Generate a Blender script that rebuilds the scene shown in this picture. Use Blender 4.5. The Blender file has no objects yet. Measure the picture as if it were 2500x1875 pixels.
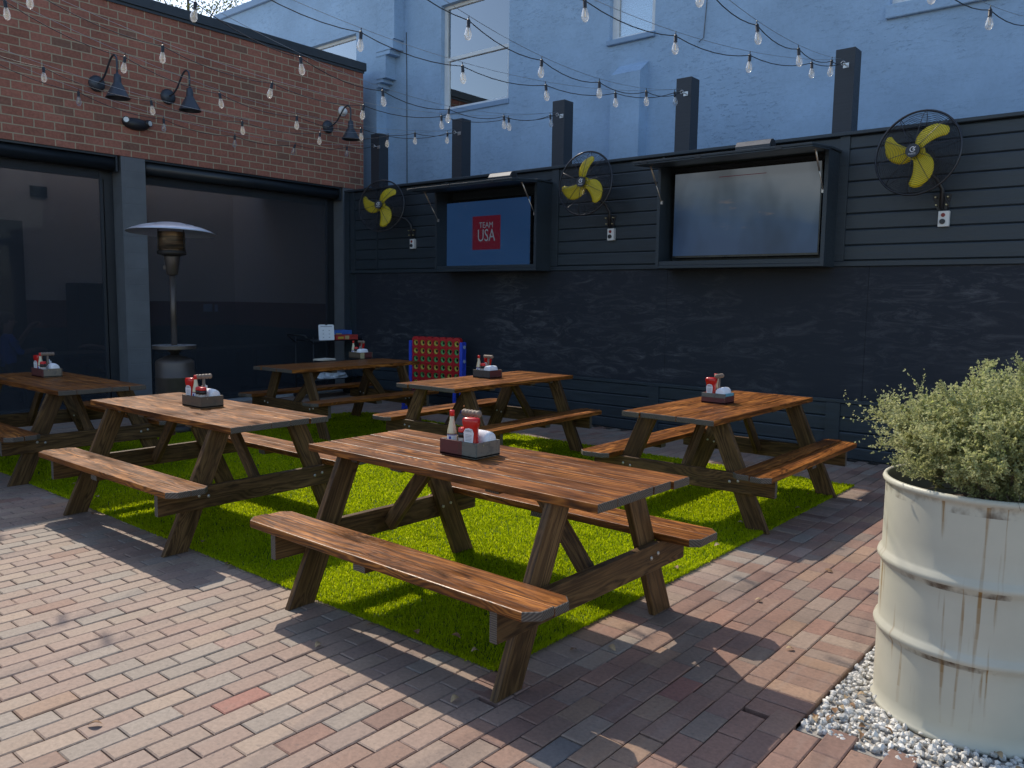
import bpy, bmesh, math, random
import numpy as np
from mathutils import Vector, Matrix, noise
R = math.radians
random.seed(7); rng = np.random.default_rng(7)
scene = bpy.context.scene
C = scene.collection

# ------------------------------------------------------------------ camera, sky, sun, exposure
cam = bpy.data.objects.new('camera', bpy.data.cameras.new('camera')); C.objects.link(cam)
cam.data.sensor_width = 36.0; cam.data.lens = 28.449; cam.data.clip_end = 500; cam.data.clip_start = 0.05
def cam_matrix(yaw, pit, rol, h):
    f0 = Vector((-math.sin(yaw), math.cos(yaw), 0)); r0 = Vector((math.cos(yaw), math.sin(yaw), 0)); u0 = Vector((0, 0, 1))
    f = f0*math.cos(pit) - u0*math.sin(pit); u = f0*math.sin(pit) + u0*math.cos(pit)
    r = r0*math.cos(rol) + u*math.sin(rol); u = -r0*math.sin(rol) + u*math.cos(rol)
    m = Matrix((r, u, -f)).transposed().to_4x4(); m.translation = (0, 0, h); return m
cam.matrix_world = cam_matrix(0.6957, 0.1043, 0.0146, 1.65)
scene.camera = cam

SUN_TO = Vector((-0.905, 0.28, 1.0)).normalized()
SUN_EL = math.asin(SUN_TO.z); SUN_AZ = math.atan2(SUN_TO.x, SUN_TO.y)
world = bpy.data.worlds.new('World'); scene.world = world; world.use_nodes = True
wn = world.node_tree.nodes; wl = world.node_tree.links
bg = wn['Background']; sky = wn.new('ShaderNodeTexSky'); sky.sky_type = 'NISHITA'
sky.sun_disc = False; sky.sun_elevation = SUN_EL; sky.sun_rotation = SUN_AZ; sky.air_density = 1.0; sky.dust_density = 1.0
wl.new(sky.outputs[0], bg.inputs[0]); bg.inputs[1].default_value = 0.125
sun = bpy.data.objects.new('sun', bpy.data.lights.new('sun', 'SUN')); C.objects.link(sun)
sun.data.energy = 2.3; sun.data.angle = R(0.53); sun.data.color = (1.0, 0.90, 0.76)
sun.rotation_euler = (-SUN_TO).to_track_quat('-Z', 'Y').to_euler(); sun.location = (-20, 10, 25)
vs = scene.view_settings; vs.view_transform = 'Standard'; vs.look = 'None'; vs.gamma = 1.0; vs.use_curve_mapping = False
vs.exposure = 0.88

# ------------------------------------------------------------------ material helpers
class G:
    def __init__(s, name):
        s.m = bpy.data.materials.new(name); s.m.use_nodes = True; s.nt = s.m.node_tree
        s.nt.nodes.clear(); s.out = s.nt.nodes.new('ShaderNodeOutputMaterial')
    def n(s, t, **kw):
        nd = s.nt.nodes.new('ShaderNode' + t)
        ins = kw.pop('i', {})
        for k, v in kw.items(): setattr(nd, k, v)
        for k, v in ins.items():
            sk = nd.inputs[k]
            if isinstance(v, bpy.types.NodeSocket): s.nt.links.new(v, sk)
            else: sk.default_value = (*v, 1.0) if (hasattr(v, '__len__') and len(v) == 3 and sk.type == 'RGBA') else v
        return nd
    def ramp(s, fac, stops, interp='LINEAR'):
        nd = s.n('ValToRGB', i={0: fac}); cr = nd.color_ramp; cr.interpolation = interp
        while len(cr.elements) < len(stops): cr.elements.new(0.5)
        for e, (p, c) in zip(cr.elements, stops):
            e.position = p; e.color = (*c, 1) if hasattr(c, '__len__') else (c, c, c, 1)
        return nd.outputs[0]
    def mix(s, fac, a, b, blend='MIX'):
        nd = s.n('Mix', data_type='RGBA', blend_type=blend)
        for k, v in ((0, fac), (6, a), (7, b)):
            sk = nd.inputs[k]
            if isinstance(v, bpy.types.NodeSocket): s.nt.links.new(v, sk)
            else: sk.default_value = (*v, 1.0) if hasattr(v, '__len__') else v
        return nd.outputs[2]
    def math(s, op, a, b=0.0):
        return s.n('Math', operation=op, i={0: a, 1: b}).outputs[0]
    def coord(s, kind='Object', scale=(1, 1, 1), rot=(0, 0, 0), loc=(0, 0, 0)):
        tc = s.n('TexCoord'); mp = s.n('Mapping', i={0: tc.outputs[kind], 1: loc, 2: rot, 3: scale}); return mp.outputs[0]
    def noise(s, vec, scale=5.0, detail=3.0, rough=0.55, dist=0.0):
        return s.n('TexNoise', i={'Vector': vec, 'Scale': scale, 'Detail': detail, 'Roughness': rough, 'Distortion': dist}).outputs[0]
    def bump(s, h, strength=0.3, dist=0.01):
        return s.n('Bump', i={'Height': h, 'Strength': strength, 'Distance': dist}).outputs[0]
    def principled(s, col, rough=0.5, metal=0.0, normal=None, spec=0.5, **kw):
        i = {'Base Color': col, 'Roughness': rough, 'Metallic': metal, 'Specular IOR Level': spec}
        if normal: i['Normal'] = normal
        i.update(kw)
        b = s.n('BsdfPrincipled', i=i); s.nt.links.new(b.outputs[0], s.out.inputs[0]); return b
def simple(name, col, rough=0.5, metal=0.0, var=0.12, scale=8.0, bump=0.0, spec=0.5):
    g = G(name); v = g.coord(); nz = g.noise(v, scale, 4)
    c = g.mix(1.0, col, g.ramp(nz, [(0.3, 1 - var), (0.7, 1 + var)]), 'MULTIPLY')
    rr = g.ramp(nz, [(0.3, max(0, rough - 0.06)), (0.7, min(1, rough + 0.06))])
    g.principled(c, rr, metal, g.bump(g.noise(v, scale*6, 3), bump, 0.004) if bump else None, spec); return g.m
def wood_mat(name, dark, mid, light, wear=(0.36, 0.31, 0.26), wear_at=0.70, rough=0.36, tone=(0.50, 1.32)):
    g = G(name)
    uv = g.n('SeparateXYZ', i={0: g.coord('UV')})
    fig = g.noise(g.coord('UV', (0.55, 5.0, 1)), 1.5, 4, 0.55, 0.5)          # slow figure that bends the rings into flames
    ph = g.math('ADD', g.math('MULTIPLY', uv.outputs[1], 150.0), g.math('MULTIPLY', fig, 62.0))
    vor = g.n('TexVoronoi', i={'Vector': g.coord('UV', (1.7, 6.2, 1)), 'Scale': 1.0, 'Randomness': 1.0}).outputs[0]
    kgate = g.ramp(g.noise(g.coord('UV', (0.9, 2.0, 1), loc=(6, 6, 0)), 1.0, 1), [(0.47, 0.0), (0.53, 1.0)])
    kn = g.math('MULTIPLY', kgate, g.ramp(vor, [(0.0, 1.0), (0.10, 0.75), (0.35, 0.0)]))
    ph = g.math('ADD', ph, g.math('MULTIPLY', kn, 26.0))
    wv = g.math('ADD', g.math('MULTIPLY', g.math('SINE', ph), 0.5), 0.5)
    amp = g.ramp(g.noise(g.coord('UV', (0.8, 7.0, 1), loc=(9, 4, 0)), 1.3, 3), [(0.32, 0.15), (0.68, 1.0)])
    fine = g.noise(g.coord('UV', (4.0, 210.0, 1)), 1.0, 4, 0.65)
    streak = g.noise(g.coord('UV', (0.7, 38.0, 1), loc=(2, 8, 0)), 1.0, 4, 0.6)
    mixed = g.math('ADD', g.math('ADD', g.math('MULTIPLY', g.math('MULTIPLY', wv, amp), 0.50), g.math('MULTIPLY', fine, 0.26)), g.math('MULTIPLY', streak, 0.55))
    col = g.ramp(mixed, [(0.30, dark), (0.56, mid), (0.92, light)])
    blot = g.noise(g.coord('UV', (1.3, 5.0, 1)), 1.5, 5, 0.62)
    col = g.mix(1.0, col, g.ramp(blot, [(0.30, tone[0]), (0.70, tone[1])]), 'MULTIPLY')
    col = g.mix(g.math('MULTIPLY', kgate, g.ramp(vor, [(0.05, 0.85), (0.13, 0.0)])), col, tuple(0.8*x for x in dark))
    stain = g.ramp(g.noise(g.coord('UV', (2.5, 6.0, 1), loc=(3, 7, 0)), 2.2, 6, 0.7), [(0.30, 1.0), (0.40, 0.0)])
    col = g.mix(g.math('MULTIPLY', stain, 0.55), col, tuple(0.6*x for x in dark))
    wm = g.ramp(g.noise(g.coord('UV', (6.0, 16.0, 1)), 1.4, 7, 0.72), [(wear_at, 0.0), (wear_at + 0.05, 1.0)])
    col = g.mix(g.math('MULTIPLY', wm, 0.8), col, wear)
    rr = g.ramp(blot, [(0.3, rough - 0.08), (0.7, rough + 0.16)])
    g.principled(col, rr, 0, g.bump(g.math('ADD', mixed, g.math('MULTIPLY', g.noise(g.coord('UV', (14, 60, 1)), 1.0, 4, 0.6), 1.1)), 0.45, 0.004), 0.24); return g.m
def endgrain(name, a, b):
    g = G(name); v = g.coord('UV', (1, 1, 1)); 
    wv = g.n('TexWave', wave_type='RINGS', rings_direction='Z', i={'Vector': g.coord('UV', (1, 1.3, 1)), 'Scale': 26.0, 'Distortion': 3.0, 'Detail': 2.0, 'Detail Scale': 1.0}).outputs[1]
    g.principled(g.mix(g.math('MULTIPLY', wv, 1.0), a, g.mix(g.noise(v, 30, 4), b, tuple(0.6*x for x in b))), 0.7, 0, g.bump(wv, 0.25, 0.003)); return g.m

M = {}
M['top'] = wood_mat('wood_top', (0.036, 0.012, 0.004), (0.205, 0.068, 0.013), (0.46, 0.175, 0.034))
M['leg'] = wood_mat('wood_leg', (0.036, 0.018, 0.008), (0.115, 0.062, 0.025), (0.190, 0.110, 0.045), wear_at=0.78, rough=0.5)
M['end'] = endgrain('wood_end', (0.055, 0.042, 0.032), (0.17, 0.140, 0.112))
M['steel'] = simple('steel', (0.55, 0.55, 0.54), 0.35, 0.9)
M['bolt'] = simple('bolt', (0.50, 0.48, 0.44), 0.4, 0.7)

def paver_mat():
    g = G('pavers'); at = g.n('Attribute', attribute_name='tint', attribute_type='GEOMETRY').outputs[0]
    v = g.coord('Object')
    n1 = g.noise(v, 55, 4, 0.6); n2 = g.noise(v, 2.3, 5, 0.6); n3 = g.noise(v, 140, 2)
    c = g.mix(1.0, at, g.ramp(n1, [(0.3, 0.82), (0.7, 1.14)]), 'MULTIPLY')
    c = g.mix(1.0, c, g.ramp(n2, [(0.3, 0.82), (0.7, 1.16)]), 'MULTIPLY')
    pits = g.ramp(g.noise(v, 42, 2, 0.4), [(0.28, 1.0), (0.36, 0.0)])
    c = g.mix(g.math('MULTIPLY', pits, 0.35), c, (0.10, 0.08, 0.07))
    streak = g.ramp(g.noise(g.coord('Object', (9, 0.8, 1)), 1.6, 4), [(0.55, 0.0), (0.75, 0.5)])
    c = g.mix(g.math('MULTIPLY', streak, 0.4), c, (0.33, 0.29, 0.25))
    g.principled(c, g.ramp(n2, [(0.3, 0.62), (0.7, 0.8)]), 0, g.bump(g.math('ADD', n1, g.math('MULTIPLY', n3, 0.5)), 0.35, 0.004), 0.4); return g.m
M['paver'] = paver_mat()
M['sand'] = simple('joint_sand', (0.20, 0.155, 0.12), 0.9, 0, 0.3, 60, 0.4)

def brick_mat():
    g = G('brickwork'); v = g.coord('UV')
    warp = g.noise(v, 9.0, 2); vw = g.mix(0.006, v, g.n('TexNoise', i={'Vector': v, 'Scale': 14.0}).outputs[1], 'ADD')
    bt = g.n('TexBrick', offset=0.5, i={'Vector': vw, 'Color1': (1, 1, 1), 'Color2': (0, 0, 0), 'Mortar': (0.5, 0.5, 0.5), 'Scale': 1.0, 'Mortar Size': 0.0088,
             'Mortar Smooth': 0.25, 'Bias': 0.0, 'Brick Width': 0.245, 'Row Height': 0.1065})
    per = bt.outputs[0]; fac = bt.outputs[1]
    base = g.ramp(per, [(0.0, (0.235, 0.125, 0.088)), (0.10, (0.300, 0.128, 0.088)), (0.6, (0.345, 0.138, 0.094)), (1.0, (0.400, 0.165, 0.115))])
    n1 = g.noise(v, 30, 5, 0.65); n2 = g.noise(v, 1.3, 5, 0.6)
    base = g.mix(1.0, base, g.ramp(n1, [(0.25, 0.72), (0.75, 1.25)]), 'MULTIPLY')
    base = g.mix(1.0, base, g.ramp(n2, [(0.3, 0.82), (0.7, 1.12)]), 'MULTIPLY')
    efflor = g.ramp(g.noise(g.coord('UV', (1, 1.6, 1), loc=(4, 2, 0)), 2.1, 6, 0.7), [(0.60, 0.0), (0.72, 1.0)])
    base = g.mix(g.math('MULTIPLY', efflor, 0.22), base, (0.36, 0.27, 0.22))
    mort = g.mix(g.noise(v, 22, 4), (0.34, 0.265, 0.17), (0.52, 0.42, 0.29))
    c = g.mix(fac, base, mort)
    h = g.math('SUBTRACT', g.math('MULTIPLY', n1, 0.25), fac)
    g.principled(c, 0.82, 0, g.bump(h, 0.7, 0.008), 0.25); return g.m
M['brick'] = brick_mat()
def cmu_mat(name, col):
    g = G(name); v = g.coord('UV')
    bt = g.n('TexBrick', offset=0.5, i={'Vector': v, 'Scale': 1.0, 'Mortar Size': 0.006, 'Mortar Smooth': 0.6, 'Brick Width': 0.66, 'Row Height': 0.222})
    n1 = g.noise(v, 45, 4)
    c = g.mix(1.0, col, g.ramp(g.noise(v, 3, 5), [(0.3, 0.85), (0.7, 1.12)]), 'MULTIPLY')
    g.principled(c, 0.6, 0, g.bump(g.math('SUBTRACT', g.math('MULTIPLY', n1, 0.3), bt.outputs[1]), 0.45, 0.006), 0.4); return g.m
M['cmu'] = cmu_mat('painted_block', (0.135, 0.145, 0.155))
M['coping'] = simple('coping_metal', (0.050, 0.058, 0.066), 0.42, 0.3, 0.1)
M['frame_black'] = simple('frame_black', (0.022, 0.026, 0.032), 0.45, 0.0, 0.1)
M['roller'] = simple('roller_shade', (0.018, 0.022, 0.026), 0.35, 0, 0.1)
M['concrete'] = simple('concrete', (0.36, 0.36, 0.35), 0.85, 0, 0.15, 12, 0.3)
M['plaster_in'] = simple('interior_taupe', (0.74, 0.68, 0.63), 0.9, 0, 0.05)
M['red_in'] = simple('interior_red', (0.20, 0.075, 0.06), 0.8, 0, 0.06)
M['green_in'] = simple('interior_green', (0.025, 0.055, 0.06), 0.8, 0, 0.06)
M['dark_in'] = simple('interior_dark', (0.02, 0.022, 0.025), 0.7, 0, 0.1)
def stucco_mat():
    g = G('blue_stucco'); v = g.coord('Object')
    n1 = g.noise(v, 1.1, 5, 0.6); n2 = g.noise(v, 26, 5, 0.65)
    ch = g.noise(g.coord('Object', (3.0, 3.0, 11.0)), 2.4, 6, 0.66, 0.6)
    chip = g.ramp(ch, [(0.585, 0.0), (0.600, 1.0), (0.612, 0.1)])
    c = g.mix(1.0, (0.335, 0.480, 0.650), g.ramp(n1, [(0.3, 0.87), (0.7, 1.10)]), 'MULTIPLY')
    c = g.mix(1.0, c, g.ramp(n2, [(0.3, 0.95), (0.7, 1.05)]), 'MULTIPLY')
    crack = g.ramp(g.noise(g.coord('Object', (0.7, 0.7, 3.2), loc=(3, 0, 5)), 2.0, 8, 0.72), [(0.494, 0.0), (0.5, 1.0), (0.506, 0.0)])
    c = g.mix(g.math('MULTIPLY', crack, 0.40), c, (0.10, 0.15, 0.23))
    gate = g.ramp(g.noise(v, 0.9, 3), [(0.42, 0.0), (0.60, 1.0)])
    h = g.math('ADD', g.math('MULTIPLY', n2, 0.35), g.math('MULTIPLY', g.math('MULTIPLY', chip, gate), 0.8))
    g.principled(c, 0.72, 0, g.bump(h, 0.60, 0.012), 0.3); return g.m
M['stucco'] = stucco_mat()
M['blue_trim'] = simple('blue_trim', (0.24, 0.36, 0.52), 0.6, 0, 0.06)
M['white_frame'] = simple('white_frame', (0.72, 0.74, 0.74), 0.4, 0, 0.05)
def blind_mat():
    g = G('blind'); wv = g.n('TexWave', bands_direction='Z', i={'Vector': g.coord('Object'), 'Scale': 8.0}).outputs[1]
    g.principled(g.ramp(wv, [(0.15, (0.06, 0.20, 0.24)), (0.5, (0.20, 0.42, 0.47))]), 0.6, 0, g.bump(wv, 0.6, 0.01)); return g.m
M['blind'] = blind_mat()
def glass_mat(name, tint, refl=1.0, rough=0.0, ior=1.5):
    g = G(name); fr = g.n('Fresnel', i={0: ior}).outputs[0]
    t = g.n('BsdfTransparent', i={0: tint}); gl = g.n('BsdfGlossy', i={0: (1, 1, 1), 1: rough})
    mx = g.n('MixShader', i={0: g.math('MULTIPLY', fr, refl), 1: t.outputs[0], 2: gl.outputs[0]})
    g.nt.links.new(mx.outputs[0], g.out.inputs[0]); return g.m
M['glass_tint'] = glass_mat('tinted_glass', (0.66, 0.68, 0.72), 0.30)
M['glass_sky'] = glass_mat('window_glass', (0.80, 0.88, 0.92), 7.0)
def bulb_mat():
    g = G('bulb_glass'); lw = g.n('LayerWeight', i={0: 0.35}).outputs[1]
    t = g.n('BsdfTransparent', i={0: (0.95, 0.95, 0.94)}); gl = g.n('BsdfGlossy', i={0: (1, 1, 1), 1: 0.08}); d = g.n('BsdfTranslucent', i={0: (0.85, 0.85, 0.82)})
    m1 = g.n('MixShader', i={0: g.math('MULTIPLY', lw, 0.75), 1: t.outputs[0], 2: gl.outputs[0]})
    m2 = g.n('MixShader', i={0: g.math('ADD', g.math('MULTIPLY', lw, 0.35), 0.10), 1: m1.outputs[0], 2: d.outputs[0]})
    g.nt.links.new(m2.outputs[0], g.out.inputs[0]); return g.m
M['bulb'] = bulb_mat()
def mesh_shade():
    g = G('mesh_shade'); d = g.n('BsdfDiffuse', i={0: (0.060, 0.068, 0.082)}); t = g.n('BsdfTransparent', i={0: (1, 1, 1)})
    mx = g.n('MixShader', i={0: 0.27, 1: t.outputs[0], 2: d.outputs[0]}); g.nt.links.new(mx.outputs[0], g.out.inputs[0]); return g.m
M['mesh_shade'] = mesh_shade()
M['filament'] = simple('filament', (0.75, 0.62, 0.42), 0.5)
M['black_plastic'] = simple('black_plastic', (0.02, 0.02, 0.023), 0.4, 0, 0.08)
M['wire'] = simple('wire', (0.10, 0.10, 0.10), 0.4, 0.3)
def fence_mat(name, col, rough=0.45):
    g = G(name); v = g.coord('Object', (1.2, 6, 16)); n = g.noise(v, 3, 5, 0.6)
    c = g.mix(1.0, col, g.ramp(n, [(0.3, 0.78), (0.7, 1.22)]), 'MULTIPLY')
    dust = g.ramp(g.noise(g.coord('Object', (1, 1, 3)), 7, 6, 0.7), [(0.62, 0.0), (0.78, 1.0)])
    c = g.mix(g.math('MULTIPLY', dust, 0.15), c, (0.09, 0.10, 0.11))
    g.principled(c, g.ramp(n, [(0.3, rough - 0.08), (0.7, rough + 0.1)]), 0, g.bump(g.noise(g.coord('Object', (2, 10, 40)), 4, 4), 0.25, 0.004), 0.5); return g.m
M['fence'] = fence_mat('fence_paint', (0.026, 0.037, 0.047), 0.42)
M['post'] = fence_mat('post_paint', (0.028, 0.034, 0.043), 0.5)
def chalk_mat():
    g = G('chalkboard'); v = g.coord('Object')
    sm = g.noise(g.coord('Object', (1.0, 1, 4.0)), 2.2, 10, 0.80, 1.2)
    big = g.noise(g.coord('Object', (0.5, 1, 0.8), loc=(2, 0, 1)), 1.3, 3)
    mask = g.math('MULTIPLY', g.ramp(sm, [(0.49, 0.0), (0.62, 0.32), (0.78, 1.0)]), g.ramp(big, [(0.38, 0.08), (0.62, 1.0)]))
    c = g.mix(mask, (0.018, 0.024, 0.034), (0.23, 0.225, 0.235))
    c = g.mix(g.math('MULTIPLY', g.noise(v, 1.0, 4), 0.5), c, (0.028, 0.026, 0.031))
    g.principled(c, 0.68, 0, g.bump(g.noise(v, 60, 3), 0.1, 0.002), 0.3); return g.m
M['chalk'] = chalk_mat()
def drum_mat():
    g = G('drum_paint'); v = g.coord('Object')
    c = g.mix(1.0, (0.50, 0.48, 0.385), g.ramp(g.noise(v, 4, 5), [(0.3, 0.92), (0.7, 1.06)]), 'MULTIPLY')
    at = g.n('Attribute', attribute_name='rust', attribute_type='GEOMETRY').outputs[2]
    sx = g.n('SeparateXYZ', i={0: v}); ang = g.math('ARCTAN2', sx.outputs[1], sx.outputs[0])
    cb = g.n('CombineXYZ', i={0: g.math('MULTIPLY', ang, 5.2), 1: g.math('MULTIPLY', sx.outputs[2], 0.55), 2: 0.0}).outputs[0]
    drip = g.ramp(g.noise(cb, 2.0, 3, 0.5), [(0.585, 0.0), (0.645, 1.0)])
    m = g.math('MULTIPLY', drip, at)
    c = g.mix(g.math('MULTIPLY', m, 0.95), c, (0.25, 0.135, 0.030))
    at2 = g.n('Attribute', attribute_name='bare', attribute_type='GEOMETRY').outputs[2]
    zone = g.noise(g.n('CombineXYZ', i={0: g.math('MULTIPLY', ang, 1.5), 1: g.math('MULTIPLY', sx.outputs[2], 3.2), 2: 4.0}).outputs[0], 1.0, 5, 0.6)
    bare = g.ramp(g.math('MULTIPLY', g.math('ADD', at2, g.math('MULTIPLY', zone, 0.9)), 0.5), [(0.690, 0.0), (0.745, 1.0)])
    c = g.mix(bare, c, (0.065, 0.035, 0.018))
    scuff = g.ramp(g.noise(v, 9, 7, 0.75), [(0.70, 0.0), (0.78, 1.0)])
    c = g.mix(g.math('MULTIPLY', scuff, 0.25), c, (0.40, 0.36, 0.28))
    g.principled(c, 0.45, 0, g.bump(g.noise(v, 14, 4), 0.06, 0.004), 0.45); return g.m
M['drum'] = drum_mat()
M['soil'] = simple('soil', (0.055, 0.038, 0.026), 0.95, 0, 0.4, 40, 0.8)
M['twig'] = simple('twig', (0.20, 0.155, 0.11), 0.8, 0, 0.25)
def leaf_mat(name, cols, transl=0.35, spec=0.4):
    g = G(name); at = g.n('Attribute', attribute_name='tint', attribute_type='GEOMETRY').outputs[2]
    c = g.ramp(at, [(k/(len(cols) - 1), x) for k, x in enumerate(cols)])
    p = g.n('BsdfPrincipled', i={'Base Color': c, 'Roughness': 0.5, 'Specular IOR Level': spec})
    t = g.n('BsdfTranslucent', i={0: c}); mx = g.n('MixShader', i={0: transl, 1: p.outputs[0], 2: t.outputs[0]})
    g.nt.links.new(mx.outputs[0], g.out.inputs[0]); return g.m
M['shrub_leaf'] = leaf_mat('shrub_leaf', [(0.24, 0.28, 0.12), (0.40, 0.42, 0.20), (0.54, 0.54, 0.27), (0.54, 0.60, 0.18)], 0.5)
M['tree_leaf'] = leaf_mat('tree_leaf', [(0.05, 0.075, 0.02), (0.10, 0.13, 0.03), (0.19, 0.19, 0.05)], 0.45)
M['turf'] = leaf_mat('turf_blade', [(0.21, 0.30, 0.003), (0.38, 0.48, 0.004), (0.54, 0.62, 0.006), (0.60, 0.64, 0.06)], 0.66, 0.05)
M['turf_base'] = simple('turf_backing', (0.03, 0.07, 0.004), 0.95, 0, 0.3, 30)
M['gravel'] = leaf_mat('gravel_stone', [(0.38, 0.36, 0.32), (0.55, 0.53, 0.48), (0.70, 0.68, 0.63)], 0.0)
M['gravel_bed'] = simple('gravel_bed', (0.28, 0.26, 0.23), 0.95, 0, 0.3, 50)
M['dry_leaf'] = simple('dry_leaf', (0.34, 0.24, 0.13), 0.7, 0, 0.3, 60)
M['dry_leaf_dark'] = simple('dry_leaf_dark', (0.20, 0.105, 0.045), 0.7, 0, 0.3, 60)
M['lamp_metal'] = simple('lamp_metal', (0.060, 0.068, 0.082), 0.42, 0.35, 0.08)
M['white_plastic'] = simple('white_plastic', (0.72, 0.72, 0.70), 0.4, 0, 0.05)
M['lens'] = simple('lamp_lens', (0.62, 0.62, 0.60), 0.2, 0.2)
M['heater_bronze'] = simple('heater_bronze', (0.115, 0.095, 0.082), 0.45, 0.55, 0.1)
M['heater_dark'] = simple('heater_dark', (0.040, 0.036, 0.034), 0.5, 0.4, 0.1)
M['hood'] = simple('hood_aluminium', (0.62, 0.64, 0.70), 0.42, 0.6, 0.06)
M['tray_top'] = simple('tray_steel', (0.62, 0.64, 0.66), 0.3, 0.7)
def mesh_screen():
    g = G('emitter_screen'); wv = g.n('TexWave', bands_direction='Z', i={'Vector': g.coord('Object'), 'Scale': 40.0}).outputs[1]
    g.principled(g.ramp(g.noise(g.coord('Object', (1, 1, 9)), 4, 4), [(0.35, (0.10, 0.075, 0.055)), (0.6, (0.30, 0.19, 0.11)), (0.75, (0.55, 0.40, 0.26))]), 0.32, 0.75, g.bump(wv, 0.3, 0.003)); return g.m
M['emitter'] = mesh_screen()
M['yellow'] = simple('fan_yellow', (0.78, 0.60, 0.012), 0.45, 0, 0.05)
M['cage'] = simple('fan_cage', (0.045, 0.045, 0.05), 0.3, 0.6)
M['white_mark'] = simple('white_mark', (0.78, 0.78, 0.78), 0.6, 0, 0.02)
M['brass'] = simple('brass_bolt', (0.50, 0.43, 0.25), 0.4, 0.5)
M['red_knob'] = simple('red_knob', (0.22, 0.015, 0.012), 0.4)
M['bezel'] = simple('screen_bezel', (0.010, 0.010, 0.012), 0.25)
M['strut'] = simple('gas_strut', (0.52, 0.47, 0.42), 0.35, 0.7)
def emit_screen(name, builder, strength):
    g = G(name); c = builder(g)
    p = g.n('BsdfPrincipled', i={'Base Color': (0.008, 0.009, 0.012), 'Roughness': 0.12, 'Emission Color': c, 'Emission Strength': strength, 'Specular IOR Level': 0.22})
    g.nt.links.new(p.outputs[0], g.out.inputs[0]); return g.m
M['scr_blue'] = emit_screen('screen_blue', lambda g: g.mix(g.noise(g.coord('UV', (1.5, 1.5, 1)), 1.2, 2), (0.0040, 0.0125, 0.034), (0.0055, 0.0175, 0.047)), 1.0)
def yard_reflection(g):  # painted glow standing in for the reflected yard: blue below, pale above
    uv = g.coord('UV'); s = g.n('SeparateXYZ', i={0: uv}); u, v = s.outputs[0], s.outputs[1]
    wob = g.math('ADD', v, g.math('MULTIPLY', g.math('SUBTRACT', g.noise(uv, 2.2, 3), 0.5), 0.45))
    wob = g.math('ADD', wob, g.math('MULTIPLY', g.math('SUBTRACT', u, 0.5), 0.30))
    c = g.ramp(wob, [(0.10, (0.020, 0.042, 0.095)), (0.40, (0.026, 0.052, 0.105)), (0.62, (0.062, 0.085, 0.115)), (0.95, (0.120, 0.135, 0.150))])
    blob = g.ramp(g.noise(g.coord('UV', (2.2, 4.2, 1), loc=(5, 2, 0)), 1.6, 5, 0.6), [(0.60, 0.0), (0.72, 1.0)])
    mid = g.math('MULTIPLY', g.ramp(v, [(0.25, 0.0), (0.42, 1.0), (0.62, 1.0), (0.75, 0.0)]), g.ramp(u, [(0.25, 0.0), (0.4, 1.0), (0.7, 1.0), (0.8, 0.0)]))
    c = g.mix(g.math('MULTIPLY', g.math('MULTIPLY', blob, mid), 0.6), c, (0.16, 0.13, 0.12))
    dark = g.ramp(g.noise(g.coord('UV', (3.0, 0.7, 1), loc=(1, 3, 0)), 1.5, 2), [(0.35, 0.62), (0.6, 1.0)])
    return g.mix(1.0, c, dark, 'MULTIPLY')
M['scr_reflection'] = emit_screen('screen_reflection', yard_reflection, 0.42)
M['scr_red'] = emit_screen('screen_red', lambda g: g.mix(0.0, (0.026, 0.002, 0.005), (0, 0, 0)), 1.0)
M['scr_text'] = emit_screen('screen_text', lambda g: g.mix(0.0, (0.034, 0.048, 0.062), (0, 0, 0)), 1.0)
M['game_red'] = simple('game_red', (0.46, 0.018, 0.022), 0.35, 0, 0.05)
M['game_blue'] = simple('game_blue', (0.035, 0.075, 0.56), 0.35, 0, 0.05)
M['disc_yellow'] = simple('disc_yellow', (0.58, 0.44, 0.07), 0.4, 0, 0.05)
M['disc_green'] = simple('disc_green', (0.13, 0.38, 0.11), 0.4, 0, 0.05)
M['grey_plastic'] = simple('grey_plastic', (0.35, 0.42, 0.55), 0.4)
M['cart_black'] = simple('cart_black', (0.03, 0.033, 0.036), 0.4, 0.5)
M['box_red'] = simple('carton_red', (0.46, 0.05, 0.04), 0.5, 0, 0.25, 30)
M['box_cream'] = simple('carton_cream', (0.55, 0.42, 0.20), 0.5)
M['box_blue'] = simple('carton_blue', (0.05, 0.16, 0.55), 0.5, 0, 0.2, 18)
M['paper'] = simple('paper_white', (0.74, 0.76, 0.78), 0.8, 0, 0.04, 30)
M['paper_warm'] = simple('paper_warm', (0.58, 0.54, 0.45), 0.8)
M['ink'] = simple('print_grey', (0.16, 0.17, 0.20), 0.8)
M['bag'] = simple('bag_white', (0.52, 0.56, 0.60), 0.5, 0, 0.15, 12)
def ketchup_mat():
    g = G('ketchup'); g.principled((0.50, 0.012, 0.010), 0.22, 0, None, 0.5, **{'Subsurface Weight': 0.15, 'Subsurface Radius': (0.02, 0.004, 0.003)}); return g.m
M['ketchup'] = ketchup_mat()
M['red_cap'] = simple('red_cap', (0.62, 0.020, 0.018), 0.35)
M['hot'] = simple('hot_sauce_glass', (0.60, 0.54, 0.36), 0.15, 0, 0.06)
M['hot_low'] = simple('hot_sauce_dregs', (0.20, 0.09, 0.03), 0.2)
M['mustard'] = simple('mustard', (0.66, 0.42, 0.02), 0.3)
M['jar_body'] = simple('spice_body', (0.42, 0.35, 0.30), 0.35, 0, 0.3, 60)
M['black_band'] = simple('black_band', (0.015, 0.014, 0.014), 0.4)
M['label_white'] = simple('label_white', (0.70, 0.70, 0.72), 0.6)
M['label_blue'] = simple('label_blue', (0.05, 0.06, 0.30), 0.6)
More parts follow.
